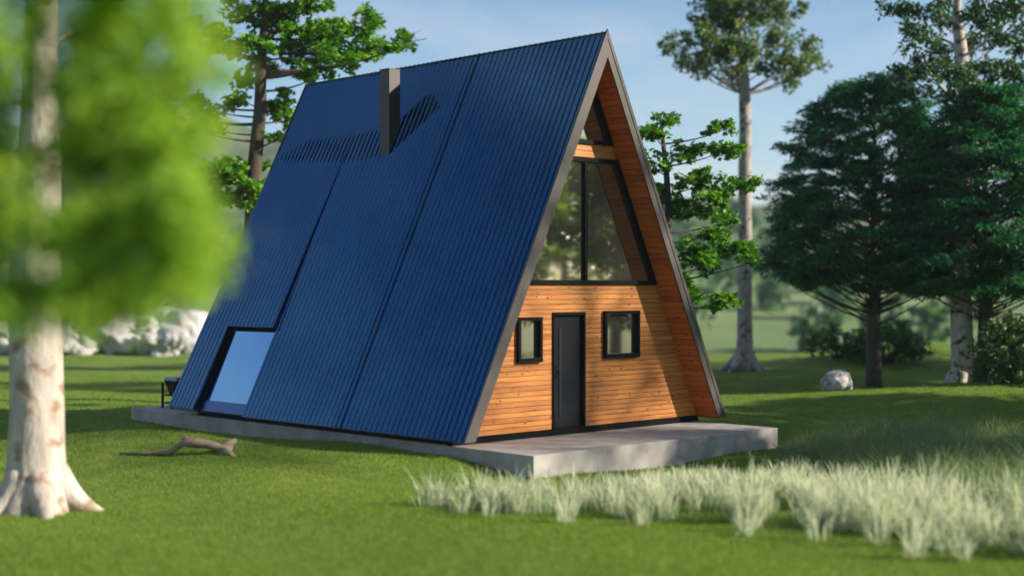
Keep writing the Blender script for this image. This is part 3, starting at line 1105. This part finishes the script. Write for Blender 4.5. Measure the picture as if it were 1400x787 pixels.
tree('broad_tree', 'broad dark tree partly hidden behind the pale tall trunk at the right edge', 'tree', path, [0.30, 0.25, 0.23, 0.22, 0.20, 0.14, 0.09, 0.03], pads,
     M['leaf_dark'], 'blade', 0.20, M['darkbark'], 'broad dark trees', nsub=13, nleaf=30, sub_r=0.30, up=1.4, limb_min=2.0, limb_r=0.03, limb_drop=0.45, droop=0.25, outw=0.5, subflat=0.35)

# ---- birch in the left foreground
d = 20.0
bx, by = W((50 - 700) / FPX * d, d)
bz = TZ(bx, by)
path = [(bx, by, bz - 0.12), (bx, by, bz + 0.15), (bx, by, bz + 0.35), (bx, by, bz + 0.6), (bx, by, bz + 0.95), (bx + .01, by, bz + 1.4)] + [tuple(P(*q, d)) for q in ((48, 420), (50, 330), (54, 240), (54, 150), (56, 60), (58, -40), (60, -140), (66, -300), (70, -420))]
pads = []
for i in range(34):
    a = i * 2.4
    r_ = random.uniform(0.8, 3.0)
    z = random.uniform(7.6, 11.2)
    pads.append(((bx + r_ * math.cos(a), by + r_ * math.sin(a), z), (0.6, 0.6, 0.45), 1.0))
tree('birch_tree', 'white birch trunk with flared roots in the left foreground', 'tree', path,
     [0.50, 0.46, 0.43, 0.405, 0.385, 0.37, 0.355, 0.325, 0.29, 0.25, 0.23, 0.21, 0.18, 0.10, 0.04], pads,
     M['leaf_birch'], 'oval', 0.11, M['birch'], None, nsub=8, nleaf=24, sub_r=0.3, up=0.5, limb_r=0.05, limb_drop=0.7, flare=(0.8, 0.4, 5, 5, 0.78), seg=24, subflat=0.8)

# ---- leafy tree right beside the standpoint, its branches hang into the upper left
d = 7.0
bx, by = W(-4.3, 7.6)
bz = TZ(bx, by)
path = [(bx, by, bz - 0.1), (bx, by, 0.5), (bx + .05, by, 1.6), (bx, by, 2.8), (bx, by, 4.0), (bx + .1, by, 5.4), (bx, by, 6.8)]
pads = pxpads([(150, 40, 130, 110), (225, 40, 70, 80), (150, 130, 140, 110), (225, 120, 90, 90), (215, 205, 120, 90), (140, 220, 120, 100), (130, 310, 130, 100), (205, 300, 130, 100), (262, 320, 80, 90),
               (225, 375, 120, 80), (140, 395, 120, 90), (280, 375, 60, 60, 0.7), (115, 430, 70, 50), (250, 270, 80, 60), (185, 415, 80, 40, 0.7), (285, 100, 70, 50, 0.3), (300, 330, 40, 40, 0.4),
               (0, 60, 60, 130), (-5, 180, 60, 130), (-5, 300, 60, 130), (0, 410, 60, 90), (30, 430, 70, 46, 0.7), (35, 120, 60, 60, 0.5), (60, 225, 60, 50, 0.25), (45, 310, 80, 60, 0.6), (60, 20, 70, 50, 0.4),
               (75, 400, 60, 60, 0.7), (95, 130, 60, 220, 0.6), (95, 330, 60, 120, 0.6), (25, 240, 40, 120, 0.5),
               (170, -50, 220, 120), (60, -70, 160, 120), (-120, 100, 200, 160), (-120, 260, 200, 160), (-110, -60, 200, 160), (250, -10, 60, 60, 0.6), (285, 30, 60, 60, 0.25), (270, 85, 60, 60, 0.35), (305, 110, 50, 40, 0.2), (280, 180, 50, 60, 0.3)], d, 0.35)
tree('leafy_tree', 'fresh green leafy branches hanging close to the viewer in the upper left corner', 'tree', path, [0.16, 0.14, 0.13, 0.12, 0.10, 0.07, 0.03], pads,
     M['leaf_birch'], 'oval', 0.062, M['twig'], None, nsub=11, nleaf=18, sub_r=0.13, up=0.3, limb_min=3.3, limb_r=0.009, limb_drop=-0.35, subflat=0.9)


# ---- shrubs
def shrub(label, c, r, n, leaf, size, flowers, group='shrubs at the lawn edge'):
    x, y, _ = c
    z0 = TZ(x, y)
    root = thing('flowering_shrub', label, 'shrub', (x, y, z0 - 0.05), group)
    st_ = MB()
    LV, FL = [], []
    for i in range(n):
        v = rand_unit(1)[0]
        v[2] = abs(v[2]) * 0.95
        k = random.uniform(0.55, 1.0)
        sp = np.array([x + (v[0] * r[0] * RT[0] + v[1] * r[1] * FW[0]) * k, y + (v[0] * r[0] * RT[1] + v[1] * r[1] * FW[1]) * k, z0 + 0.12 + v[2] * r[2] * k])
        if i % 3 == 0:
            st_.tube(bezier((x + v[0] * 0.1, y + v[1] * 0.1, z0 - 0.05), ((x + sp[0]) / 2, (y + sp[1]) / 2, z0 + (sp[2] - z0) * 0.7), sp, 5), [0.03, 0.025, 0.02, 0.014, 0.006], 5, cap=False)
        m_ = rng.poisson(26) + 4
        pts = ell(m_, sp, (0.2, 0.2, 0.15), 0.5)
        LV.append(leaves(pts, size, 'oval', 0.7, np.array([[v[0], v[1], 0.0]]).repeat(m_, 0), 0.4, 0.15))
        if flowers and random.random() < flowers and k > 0.8:
            q = 26
            fp = ell(q, sp + np.array([v[0], v[1], v[2] + 0.2]) * 0.16, (0.10, 0.10, 0.025), 0.5)
            FL.append(leaves(fp, 0.055, 'oval', 2.5))
    st_.build('stems', M['twig'], root, smooth=True)
    V = np.concatenate(LV)
    np_mesh('foliage', V, 4, leaf, root, off=(x, y, z0 - 0.05))
    if FL:
        V = np.concatenate(FL)
        np_mesh('blossom', V, 4, M['flower'], root, off=(x, y, z0 - 0.05))


shrub('dark leafy shrub with flat white flower heads at the right edge', P(1392, 530, 38.5), (1.35, 1.2, 2.0), 170, M['leaf_bush'], 0.13, 0.28)
shrub('low dark shrub with pale blossom behind the broad tree\'s trunk', P(1215, 485, 52.5), (1.5, 1.2, 1.55), 120, M['leaf_bush'], 0.16, 0.16)
shrub('low loose shrub left of the broad tree\'s trunk, far edge of lawn', P(1145, 485, 54), (1.3, 1.2, 1.35), 60, M['leaf_bush'], 0.16, 0.0)
shrub('rounded dark shrub between pale tall trunk and right edge, far back', P(1378, 490, 52), (1.2, 1.2, 1.9), 90, M['leaf_bush'], 0.16, 0.0)

# ---- trees to the right of the view whose shade falls on the lawn and facade
shade_spots = [(17.0, 23.6, 3.9, 2.5, 60), (18.6, 29.0, 4.8, 3.0, 64), (20.5, 32.9, 5.0, 2.7, 56), (22.5, 43.2, 5.4, 3.3, 64), (25.0, 49.8, 8.4, 4.4, 84), (28.5, 46.5, 9.0, 3.8, 64)]
shade_lab = ['round leafy tree standing right of the pale grass', 'round leafy tree standing right of the long shaded grass', 'round leafy tree standing right of the flowering shrub',
             'round leafy tree standing right of the pale tall trunk', 'round leafy tree standing far right at the lawn edge', 'taller round leafy tree standing behind the others at far right']
for (u_, d_, zc, R, n) in shade_spots:
    bx, by = W(u_, d_)
    bz = TZ(bx, by)
    pads = []
    for i in range(n):
        v = rand_unit(1)[0] * (random.random() ** 0.4)
        pads.append(((bx + v[0] * R, by + v[1] * R, zc + v[2] * R * 1.0), (0.8, 0.8, 0.5), 1.0))
    path = [(bx, by, bz - 0.1), (bx, by, bz + 0.5), (bx + .05, by, bz + 1.2), (bx, by, zc - 1.0), (bx, by, zc), (bx, by, zc + R * 0.8)]
    tree('shade_tree', shade_lab.pop(0), 'tree', path, [0.32, 0.27, 0.24, 0.2, 0.14, 0.04], pads, M['leaf_tallr'], 'oval', 0.26, M['darkbark'], 'round leafy trees', nsub=6, nleaf=24, sub_r=0.4, up=0.4, limb_r=0.06, limb_drop=0.6, subflat=0.8)
# an airy, high crown whose thin shade falls across the gable front
u_, d_, zc, R = 25.6, 23.4, 13.0, 4.6
bx, by = W(u_, d_)
bz = TZ(bx, by)
pads = []
for i in range(110):
    v = rand_unit(1)[0] * (random.random() ** 0.34)
    pads.append(((bx + v[0] * R, by + v[1] * R, zc + v[2] * R * 1.05), (1.0, 1.0, 0.8), 1.0))
path = [(bx, by, bz - 0.1), (bx, by, bz + 1.5), (bx + .1, by, bz + 6), (bx, by, zc - 3), (bx, by, zc), (bx, by, zc + R * 0.8)]
tree('airy_tree', 'tall tree with thin airy crown standing far right of the pale grass', 'tree', path, [0.30, 0.26, 0.22, 0.18, 0.1, 0.03], pads, M['leaf_tall'], 'oval', 0.19, M['greybark'], None,
     nsub=5, nleaf=7, sub_r=0.6, up=0.2, limb_r=0.02, limb_drop=0.6, subflat=1.0)

# ---- the wood further right, mirrored in the panes
LV, tr_ = [], MB()
for i in range(13):
    u_, d_ = 37 + (i % 3) * 5 + random.uniform(-1.5, 1.5), 8 + i * 2.3
    bx, by = W(u_, d_)
    bz = TZ(bx, by)
    hgt = random.uniform(11, 14.5)
    tr_.tube([(bx, by, bz - 0.1), (bx + 0.1, by, bz + 4), (bx, by, bz + hgt * 0.8)], [0.3, 0.24, 0.06], 8)
    for k in range(60):
        v = rand_unit(1)[0] * (random.random() ** 0.4)
        sp = np.array([bx + v[0] * 3.2, by + v[1] * 3.2, bz + hgt * 0.56 + v[2] * hgt * 0.46])
        LV.append(leaves(ell(40, sp, (0.8, 0.8, 0.5), 0.5), 0.42, 'oval', 0.3))
V = np.concatenate(LV)
wd_ = np_mesh('wood', V, 4, M['leaf_birch'])
tk = tr_.build('wood_trunks', M['darkbark'])
bpy.context.view_layer.update()
tk.parent = wd_
tk.name = 'trunks'
tag(wd_, 'deciduous wood standing off to the right, mirrored in the panes', kind='stuff')
tag(tk, kind='stuff')

# ---- wooded patches far across the valley
LV = []
for i in range(150):
    d_ = random.uniform(150, 420)
    u_ = random.uniform(-0.42, 0.42) * d_
    if noise.noise(Vector((u_ * 0.018, d_ * 0.012, 5.0))) < 0.02:
        continue
    bx, by = W(u_, d_)
    z_ = float(T(u_, d_))
    h_ = random.uniform(5, 10)
    c_ = np.array([bx, by, z_ + h_ * 0.5])
    LV.append(leaves(ell(110, c_, (h_ * 0.42, h_ * 0.42, h_ * 0.52), 0.4), 1.9, 'oval', 0.4))
tag(np_mesh('far_wood', np.concatenate(LV), 4, M['leaf_tallr']), 'blurred woodland across the valley', kind='stuff')

# ------------------------------------------------------------------ stones and dead wood
def stone(name, label, cat, c, r, mat, seed, group=None, rough=0.22, yaw=0.0):
    bm = bmesh.new()
    bmesh.ops.create_icosphere(bm, subdivisions=5, radius=1.0)
    for v in bm.verts:
        p = v.co.normalized()
        k = 1 + rough * noise.fractal(p * 1.3 + Vector((seed, 0, 0)), 1.0, 2.0, 6) + 0.10 * (noise.cell(p * 2.2 + Vector((seed, 3, 1))) - 0.5) * rough
        q = p * k
        for a in (Vector((0.6, -0.5, 0.62)), Vector((-0.7, -0.4, 0.55)), Vector((0.1, -0.95, 0.2)), Vector((0.0, 0.2, 0.95))):
            a = a.normalized()
            e = q.dot(a) - 0.86
            if e > 0:
                q -= a * e * 0.75
        v.co = Vector((q.x * r[0], q.y * r[1], q.z * r[2]))
    me_ = bpy.data.meshes.new(name)
    bm.to_mesh(me_)
    bm.free()
    me_.polygons.foreach_set('use_smooth', [True] * len(me_.polygons))
    me_.materials.append(mat)
    o = bpy.data.objects.new(name, me_)
    COL.objects.link(o)
    o.location = c
    o.rotation_euler = (0, 0, yaw)
    return tag(o, label, cat, group)


c = P(1145, 537, 39.6)
zb = TZ(c[0], c[1])
stone('boulder', 'rounded grey boulder on the lawn in front of the broad dark tree', 'rock', (c[0], c[1], zb + 0.26), (0.50, 0.44, 0.40), M['rock'], 4.2, yaw=0.4)

rocks = [(105, 66, 1.6, 1.4), (150, 67, 2.1, 1.9), (190, 68, 1.7, 1.5), (222, 66, 1.3, 1.2), (255, 70, 1.9, 1.9), (292, 72, 1.6, 1.5), (5, 67, 1.8, 1.3), (-40, 69, 2.2, 1.7), (130, 72, 2.6, 2.3), (235, 74, 2.2, 2.2)]
rl = ['small pale limestone boulder nearest the birch trunk at the lawn\'s far edge', 'large pale limestone boulder, second right of the birch trunk', 'pale limestone boulder in the middle of the rock row',
      'lowest pale limestone boulder of the row, in front', 'tall pale limestone boulder beside the cabin\'s rear eave', 'pale limestone boulder half hidden by the cabin\'s rear eave', 'pale limestone boulder left of the birch trunk',
      'pale limestone boulder outermost left of the row', 'biggest pale limestone boulder, at the back near the birch', 'tall pale limestone boulder at the back near the cabin']
for i, (px, d_, w_, h_) in enumerate(rocks):
    x, y = W((px - 700) / FPX * d_, d_)
    stone('limestone_boulder', rl[i], 'rock', (x, y, float(T((px - 700) / FPX * d_, d_)) + h_ * 0.45), (w_ * 0.8, w_ * 0.7, h_ * 0.82), M['pale_rock'], 10.0 + i * 3.7, 'pale boulders at the lawn edge', 0.5, i * 0.9)


def gp(px, py, d0):
    """point of the lawn seen at a photograph pixel near distance d0"""
    best = None
    for dd in np.arange(d0 - 4, d0 + 4, 0.02):
        u = (px - 700) / FPX * dd
        e = abs(CZ - (py - HY) / FPX * dd - float(T(u, dd)))
        if best is None or e < best[0]:
            best = (e, dd)
    return best[1]


dl_ = gp(290, 620, 24.5)
lw = MB()
lift = lambda p_, h_: (p_[0], p_[1], max(p_[2], TZ(p_[0], p_[1]) + h_))
pth = [P(163, 628, dl_ + 0.1), P(200, 624, dl_), P(232, 618, dl_ - 0.05), P(250, 606, dl_ - 0.1), P(262, 603, dl_ - 0.1), P(285, 607, dl_), P(303, 612, dl_), P(316, 616, dl_ + 0.05)]
pth = [lift(p_, 0.03) for p_ in pth]
lw.tube(pth, [0.015, 0.03, 0.042, 0.05, 0.095, 0.085, 0.085, 0.105], 10, lambda i, th: 1 + 0.16 * math.sin(2 * th + i) + 0.1 * math.sin(5 * th + 2 * i))
lw.tube([P(303, 611, dl_), P(314, 606, dl_ + 0.1), P(322, 602, dl_ + 0.2)], [0.09, 0.07, 0.045], 8)
lw.tube([P(303, 614, dl_), P(314, 620, dl_ - 0.1), P(321, 625, dl_ - 0.15)], [0.09, 0.065, 0.04], 8)
lw.tube([P(254, 606, dl_), P(252, 600, dl_ - 0.05), P(256, 597, dl_ - 0.1)], [0.06, 0.05, 0.02], 7)
x, y = pth[5][0], pth[5][1]
tag(lw.build('driftwood_log', M['driftwood'], None, smooth=True, loc=(x, y, TZ(x, y))), 'weathered dead branch with thick forked end lying on the lawn left of the slab', 'log')


# ------------------------------------------------------------------ grass
def inside_slab(x, y, m=0.02):
    return (x > -3.38 - m) & (x < 3.345 + m) & (y > -1.47 - m) & (y < 11.54 + m)


def ribbons(px, py, pz, h, lean_dir, lean, w0, w1, w2, nseg=3):
    """curved blades of three quads, (N*3, 4, 3)"""
    n = len(px)
    a = rng.uniform(0, 2 * np.pi, n)
    sx, sy = np.cos(a), np.sin(a)
    out = []
    ts = np.linspace(0, 1, nseg + 1)
    ws = np.interp(ts, [0, 0.55, 1], [0, 1, 2])

    def width(t):
        return np.where(t < 0.55, w0 + (w1 - w0) * t / 0.55, w1 + (w2 - w1) * (t - 0.55) / 0.45)
    prev = None
    for t in ts:
        cx_ = px + np.cos(lean_dir) * lean * h * t * t
        cy_ = py + np.sin(lean_dir) * lean * h * t * t
        cz_ = pz + h * (t - 0.25 * lean * t * t)
        w = width(t)
        Lp = np.stack([cx_ - sx * w, cy_ - sy * w, cz_], -1)
        Rp = np.stack([cx_ + sx * w, cy_ + sy * w, cz_], -1)
        if prev is not None:
            out.append(np.stack([prev[0], prev[1], Rp, Lp], 1))
        prev = (Lp, Rp)
    return np.stack(out, 1)          # N, nseg, 4, 3


def ribbon_mesh(name, R, mat):
    """R: (N, nseg, 4, 3): quads of one blade share vertices so that a blade is one island"""
    n, k = R.shape[0], R.shape[1]
    V = np.concatenate([R[:, :, 0:2, :].reshape(n, k * 2, 3), R[:, -1, 3:1:-1, :]], 1)     # L R per level, then last L R
    nv = (k + 1) * 2
    base = np.arange(n)[:, None, None] * nv
    q = np.array([[2 * j, 2 * j + 1, 2 * j + 3, 2 * j + 2] for j in range(k)])[None]
    F = (base + q).reshape(-1)
    me_ = bpy.data.meshes.new(name)
    me_.vertices.add(n * nv)
    me_.vertices.foreach_set('co', V.reshape(-1).astype(np.float32))
    me_.loops.add(len(F))
    me_.loops.foreach_set('vertex_index', F.astype(np.int32))
    me_.polygons.add(n * k)
    me_.polygons.foreach_set('loop_start', (np.arange(n * k) * 4).astype(np.int32))
    me_.polygons.foreach_set('loop_total', np.full(n * k, 4, np.int32))
    me_.materials.append(mat)
    me_.update(calc_edges=True)
    o = bpy.data.objects.new(name, me_)
    COL.objects.link(o)
    return o


def in_poly(u, d, poly):
    ins = np.zeros(len(u), bool)
    j = len(poly) - 1
    for i in range(len(poly)):
        xi_, yi_ = poly[i]
        xj, yj = poly[j]
        c_ = ((yi_ > d) != (yj > d)) & (u < (xj - xi_) * (d - yi_) / (yj - yi_ + 1e-12) + xi_)
        ins ^= c_
        j = i
    return ins


def tufts(name, poly, n, per, h0, h1, spread, mat, w, lean=(0.1, 0.55), thin=-0.28, clumps=None):
    pu = np.array([p_[0] for p_ in poly])
    pd = np.array([p_[1] for p_ in poly])
    u = rng.uniform(pu.min(), pu.max(), n * 4)
    d_ = rng.uniform(pd.min(), pd.max(), n * 4)
    k = in_poly(u, d_, poly)
    # thin out by a slow noise so that the patch has gaps and an uneven rim
    nzv = np.array([noise.noise(Vector((a * 1.5, b * 1.5, 2.0))) for a, b in zip(u, d_)])
    k &= nzv > thin
    x = CX + FW[0] * d_ + RT[0] * u
    y = CY + FW[1] * d_ + RT[1] * u
    k &= ~inside_slab(x, y, 0.1)
    u, d_, x, y = u[k][:n], d_[k][:n], x[k][:n], y[k][:n]
    if clumps:
        cu = np.array([c_[0] for c_ in clumps])
        cd = np.array([c_[1] for c_ in clumps])
        u, d_ = np.concatenate([u, cu]), np.concatenate([d_, cd])
        x, y = CX + FW[0] * d_ + RT[0] * u, CY + FW[1] * d_ + RT[1] * u
    m_ = len(u)
    th = rng.uniform(0.5, 1.2, m_) * (1 + 0.25 * (rng.uniform(0, 1, m_) > 0.85))
    X = np.repeat(x, per) + rng.normal(0, spread, m_ * per)
    Y = np.repeat(y, per) + rng.normal(0, spread, m_ * per)
    uu, dd = UD(X, Y)
    ok = ~inside_slab(X, Y, 0.03)
    Z = T(uu, dd) - 0.02
    ok &= rng.uniform(0, 1, m_ * per) < np.repeat(rng.uniform(0.4, 1.0, m_), per)
    H = np.repeat(th, per) * rng.uniform(h0, h1, m_ * per) * (1 - 0.55 * sstep(19.5, 23.0, dd) * (1 - sstep(5.2, 7.0, uu)))
    ld = np.arctan2(Y - np.repeat(y, per), X - np.repeat(x, per)) + rng.normal(0, 0.6, m_ * per)
    R = ribbons(X[ok], Y[ok], Z[ok], H[ok], ld[ok], rng.uniform(lean[0], lean[1], ok.sum()), *w)
    o = ribbon_mesh(name, R, mat)
    tag(o, kind='stuff')
    return o


front_poly = [(-0.7, 20.2), (-0.2, 19.3), (1.2, 18.9), (2.4, 18.6), (3.6, 18.3), (4.1, 17.4), (5.0, 16.5), (6.2, 15.9), (7.2, 16.5), (7.0, 19.0), (6.2, 21.2), (5.6, 22.8), (5.0, 24.3), (3.6, 23.6), (1.8, 22.4), (0.3, 21.2)]
back_poly = [(5.0, 24.3), (5.6, 22.8), (6.4, 20.8), (7.1, 18.6), (8.4, 20.0), (9.8, 22.5), (10.4, 26.0), (9.0, 28.8), (7.5, 29.2), (6.0, 28.6), (5.1, 27.2), (4.9, 25.6)]
fg = tufts('feather_grass', front_poly, 430, 40, 0.20, 0.64, 0.065, M['feather'], (0.003, 0.0105, 0.002), (0.05, 0.55), thin=-0.1, clumps=[(-0.3, 19.0), (0.7, 18.5), (1.7, 18.4), (2.9, 17.6), (3.7, 17.2), (5.1, 16.0), (4.6, 16.2), (-0.7, 19.4), (-0.6, 21.0), (-1.05, 20.3), (-1.2, 20.2), (-0.95, 20.5), (3.0, 18.0), (4.35, 16.9)])
fg['label'] = 'pale feathery grass in front of the slab'
mg = tufts('green_grass', front_poly, 330, 26, 0.12, 0.42, 0.09, M['longgrass'], (0.0035, 0.004, 0.001), (0.3, 1.2))
mg['label'] = 'greener blades growing between the pale feathery tufts'
lg = tufts('long_grass', back_poly, 900, 34, 0.30, 0.72, 0.09, M['longgrass'], (0.0035, 0.004, 0.001), (0.3, 1.2))
lg['label'] = 'long wispy grass in the shade right of the slab'

# short lawn blades
n = 520000
dd = 13.0 + (52.0 - 13.0) * rng.uniform(0, 1, n) ** 1.25
uu = rng.uniform(-1, 1, n) * (dd * 0.375 + 0.6)
x = CX + FW[0] * dd + RT[0] * uu
y = CY + FW[1] * dd + RT[1] * uu
k = ~inside_slab(x, y, 0.01)
x, y, uu, dd = x[k], y[k], uu[k], dd[k]
z = T(uu, dd)
n = len(x)
h = rng.uniform(0.022, 0.055, n)
a = rng.uniform(0, 2 * np.pi, n)
b = rng.uniform(0, 2 * np.pi, n)
w = rng.uniform(0.004, 0.009, n)
V = np.stack([np.stack([x - np.cos(a) * w, y - np.sin(a) * w, z - 0.006], -1), np.stack([x + np.cos(a) * w, y + np.sin(a) * w, z - 0.006], -1),
              np.stack([x + np.cos(b) * h * 0.5, y + np.sin(b) * h * 0.5, z + h], -1)], 1)
tag(np_mesh('lawn_grass', V, 3, M['blade']), 'short mown lawn grass', kind='stuff')

# ------------------------------------------------------------------ air
hz = MB()
pts = [W(-950, -320), W(950, -320), W(950, 1050), W(-950, 1050)]
hz.hexa([(px_, py_, -9.5) for px_, py_ in pts] + [(px_, py_, 118.0) for px_, py_ in pts])
hm = bpy.data.materials.new('haze_air')
hm.use_nodes = True
hm.node_tree.nodes.remove(hm.node_tree.nodes['Principled BSDF'])
pv = hm.node_tree.nodes.new('ShaderNodeVolumePrincipled')
pv.inputs['Color'].default_value = (0.62, 0.80, 1.0, 1)
pv.inputs['Density'].default_value = 0.0002
pv.inputs['Anisotropy'].default_value = 0.0
hm.node_tree.links.new(pv.outputs[0], hm.node_tree.nodes['Material Output'].inputs['Volume'])
tag(hz.build('haze', hm), kind='stuff')

# ------------------------------------------------------------------ sky, sun, camera
world = bpy.data.worlds.new('World')
scene.world = world
world.use_nodes = True
N, L = world.node_tree.nodes, world.node_tree.links
sky = N.new('ShaderNodeTexSky')
sky.sky_type = 'NISHITA'
sky.sun_disc = False
el = math.asin(SUN.z)
sky.sun_elevation = el
sky.sun_rotation = math.atan2(SUN.x, SUN.y)
sky.dust_density = 0.4
sky.ozone_density = 2.5
tc = N.new('ShaderNodeTexCoord')
mp = N.new('ShaderNodeMapping')
mp.inputs['Scale'].default_value = (1.0, 1.0, 2.6)
L.new(tc.outputs['Generated'], mp.inputs[0])
nz = N.new('ShaderNodeTexNoise')
nz.inputs['Scale'].default_value = 2.6
nz.inputs['Detail'].default_value = 7
nz.inputs['Roughness'].default_value = 0.5
nz.inputs['Distortion'].default_value = 0.4
L.new(mp.outputs[0], nz.inputs['Vector'])
cr = ramp(N, [(0.42, (0, 0, 0)), (0.68, (0.62, 0.62, 0.62))])
L.new(nz.outputs['Fac'], cr.inputs[0])
mx = N.new('ShaderNodeMixRGB')
mx.inputs[2].default_value = (6.6, 6.2, 6.4, 1)
L.new(cr.outputs[0], mx.inputs[0])
tint = N.new('ShaderNodeMixRGB')
tint.blend_type = 'MULTIPLY'
tint.inputs[0].default_value = 1.0
tint.inputs[2].default_value = (0.95, 1.03, 1.10, 1)
L.new(sky.outputs[0], tint.inputs[1])
L.new(tint.outputs[0], mx.inputs[1])
bg = N['Background']
L.new(mx.outputs[0], bg.inputs[0])
bg.inputs[1].default_value = 0.062

sd = bpy.data.lights.new('sun', 'SUN')
sd.energy = 5.0
sd.angle = math.radians(0.9)
sd.color = (1.0, 0.86, 0.68)
so = bpy.data.objects.new('sun', sd)
COL.objects.link(so)
so.rotation_euler = SUN.to_track_quat('Z', 'Y').to_euler()
so.location = (20, -20, 40)

cd = bpy.data.cameras.new('camera')
cam = bpy.data.objects.new('camera', cd)
COL.objects.link(cam)
cam.location = (CX, CY, CZ)
cam.rotation_euler = (math.pi / 2 + 0.0007, 0, -YAW)
cd.sensor_fit = 'HORIZONTAL'
cd.sensor_width = 36.0
cd.lens = 36.0 * FPX / 1400
cd.clip_start = 0.1
cd.clip_end = 4000
cd.dof.use_dof = True
cd.dof.focus_distance = 29.0
cd.dof.aperture_fstop = 0.33
scene.camera = cam

scene.render.engine = 'CYCLES'
scene.cycles.use_denoising = True
try:
    scene.cycles.denoiser = 'OPENIMAGEDENOISE'
    scene.cycles.denoising_input_passes = 'RGB_ALBEDO_NORMAL'
except Exception:
    pass
scene.cycles.max_bounces = 8
scene.cycles.diffuse_bounces = 3
scene.cycles.glossy_bounces = 4
scene.cycles.transmission_bounces = 6
scene.cycles.transparent_max_bounces = 12
scene.cycles.volume_bounces = 1
scene.cycles.sample_clamp_indirect = 6.0
scene.cycles.caustics_reflective = False
scene.cycles.caustics_refractive = False
scene.view_settings.view_transform = 'Standard'
scene.view_settings.look = 'None'
scene.view_settings.exposure = 1.1
scene.view_settings.gamma = 1.0
scene.view_settings.use_curve_mapping = False
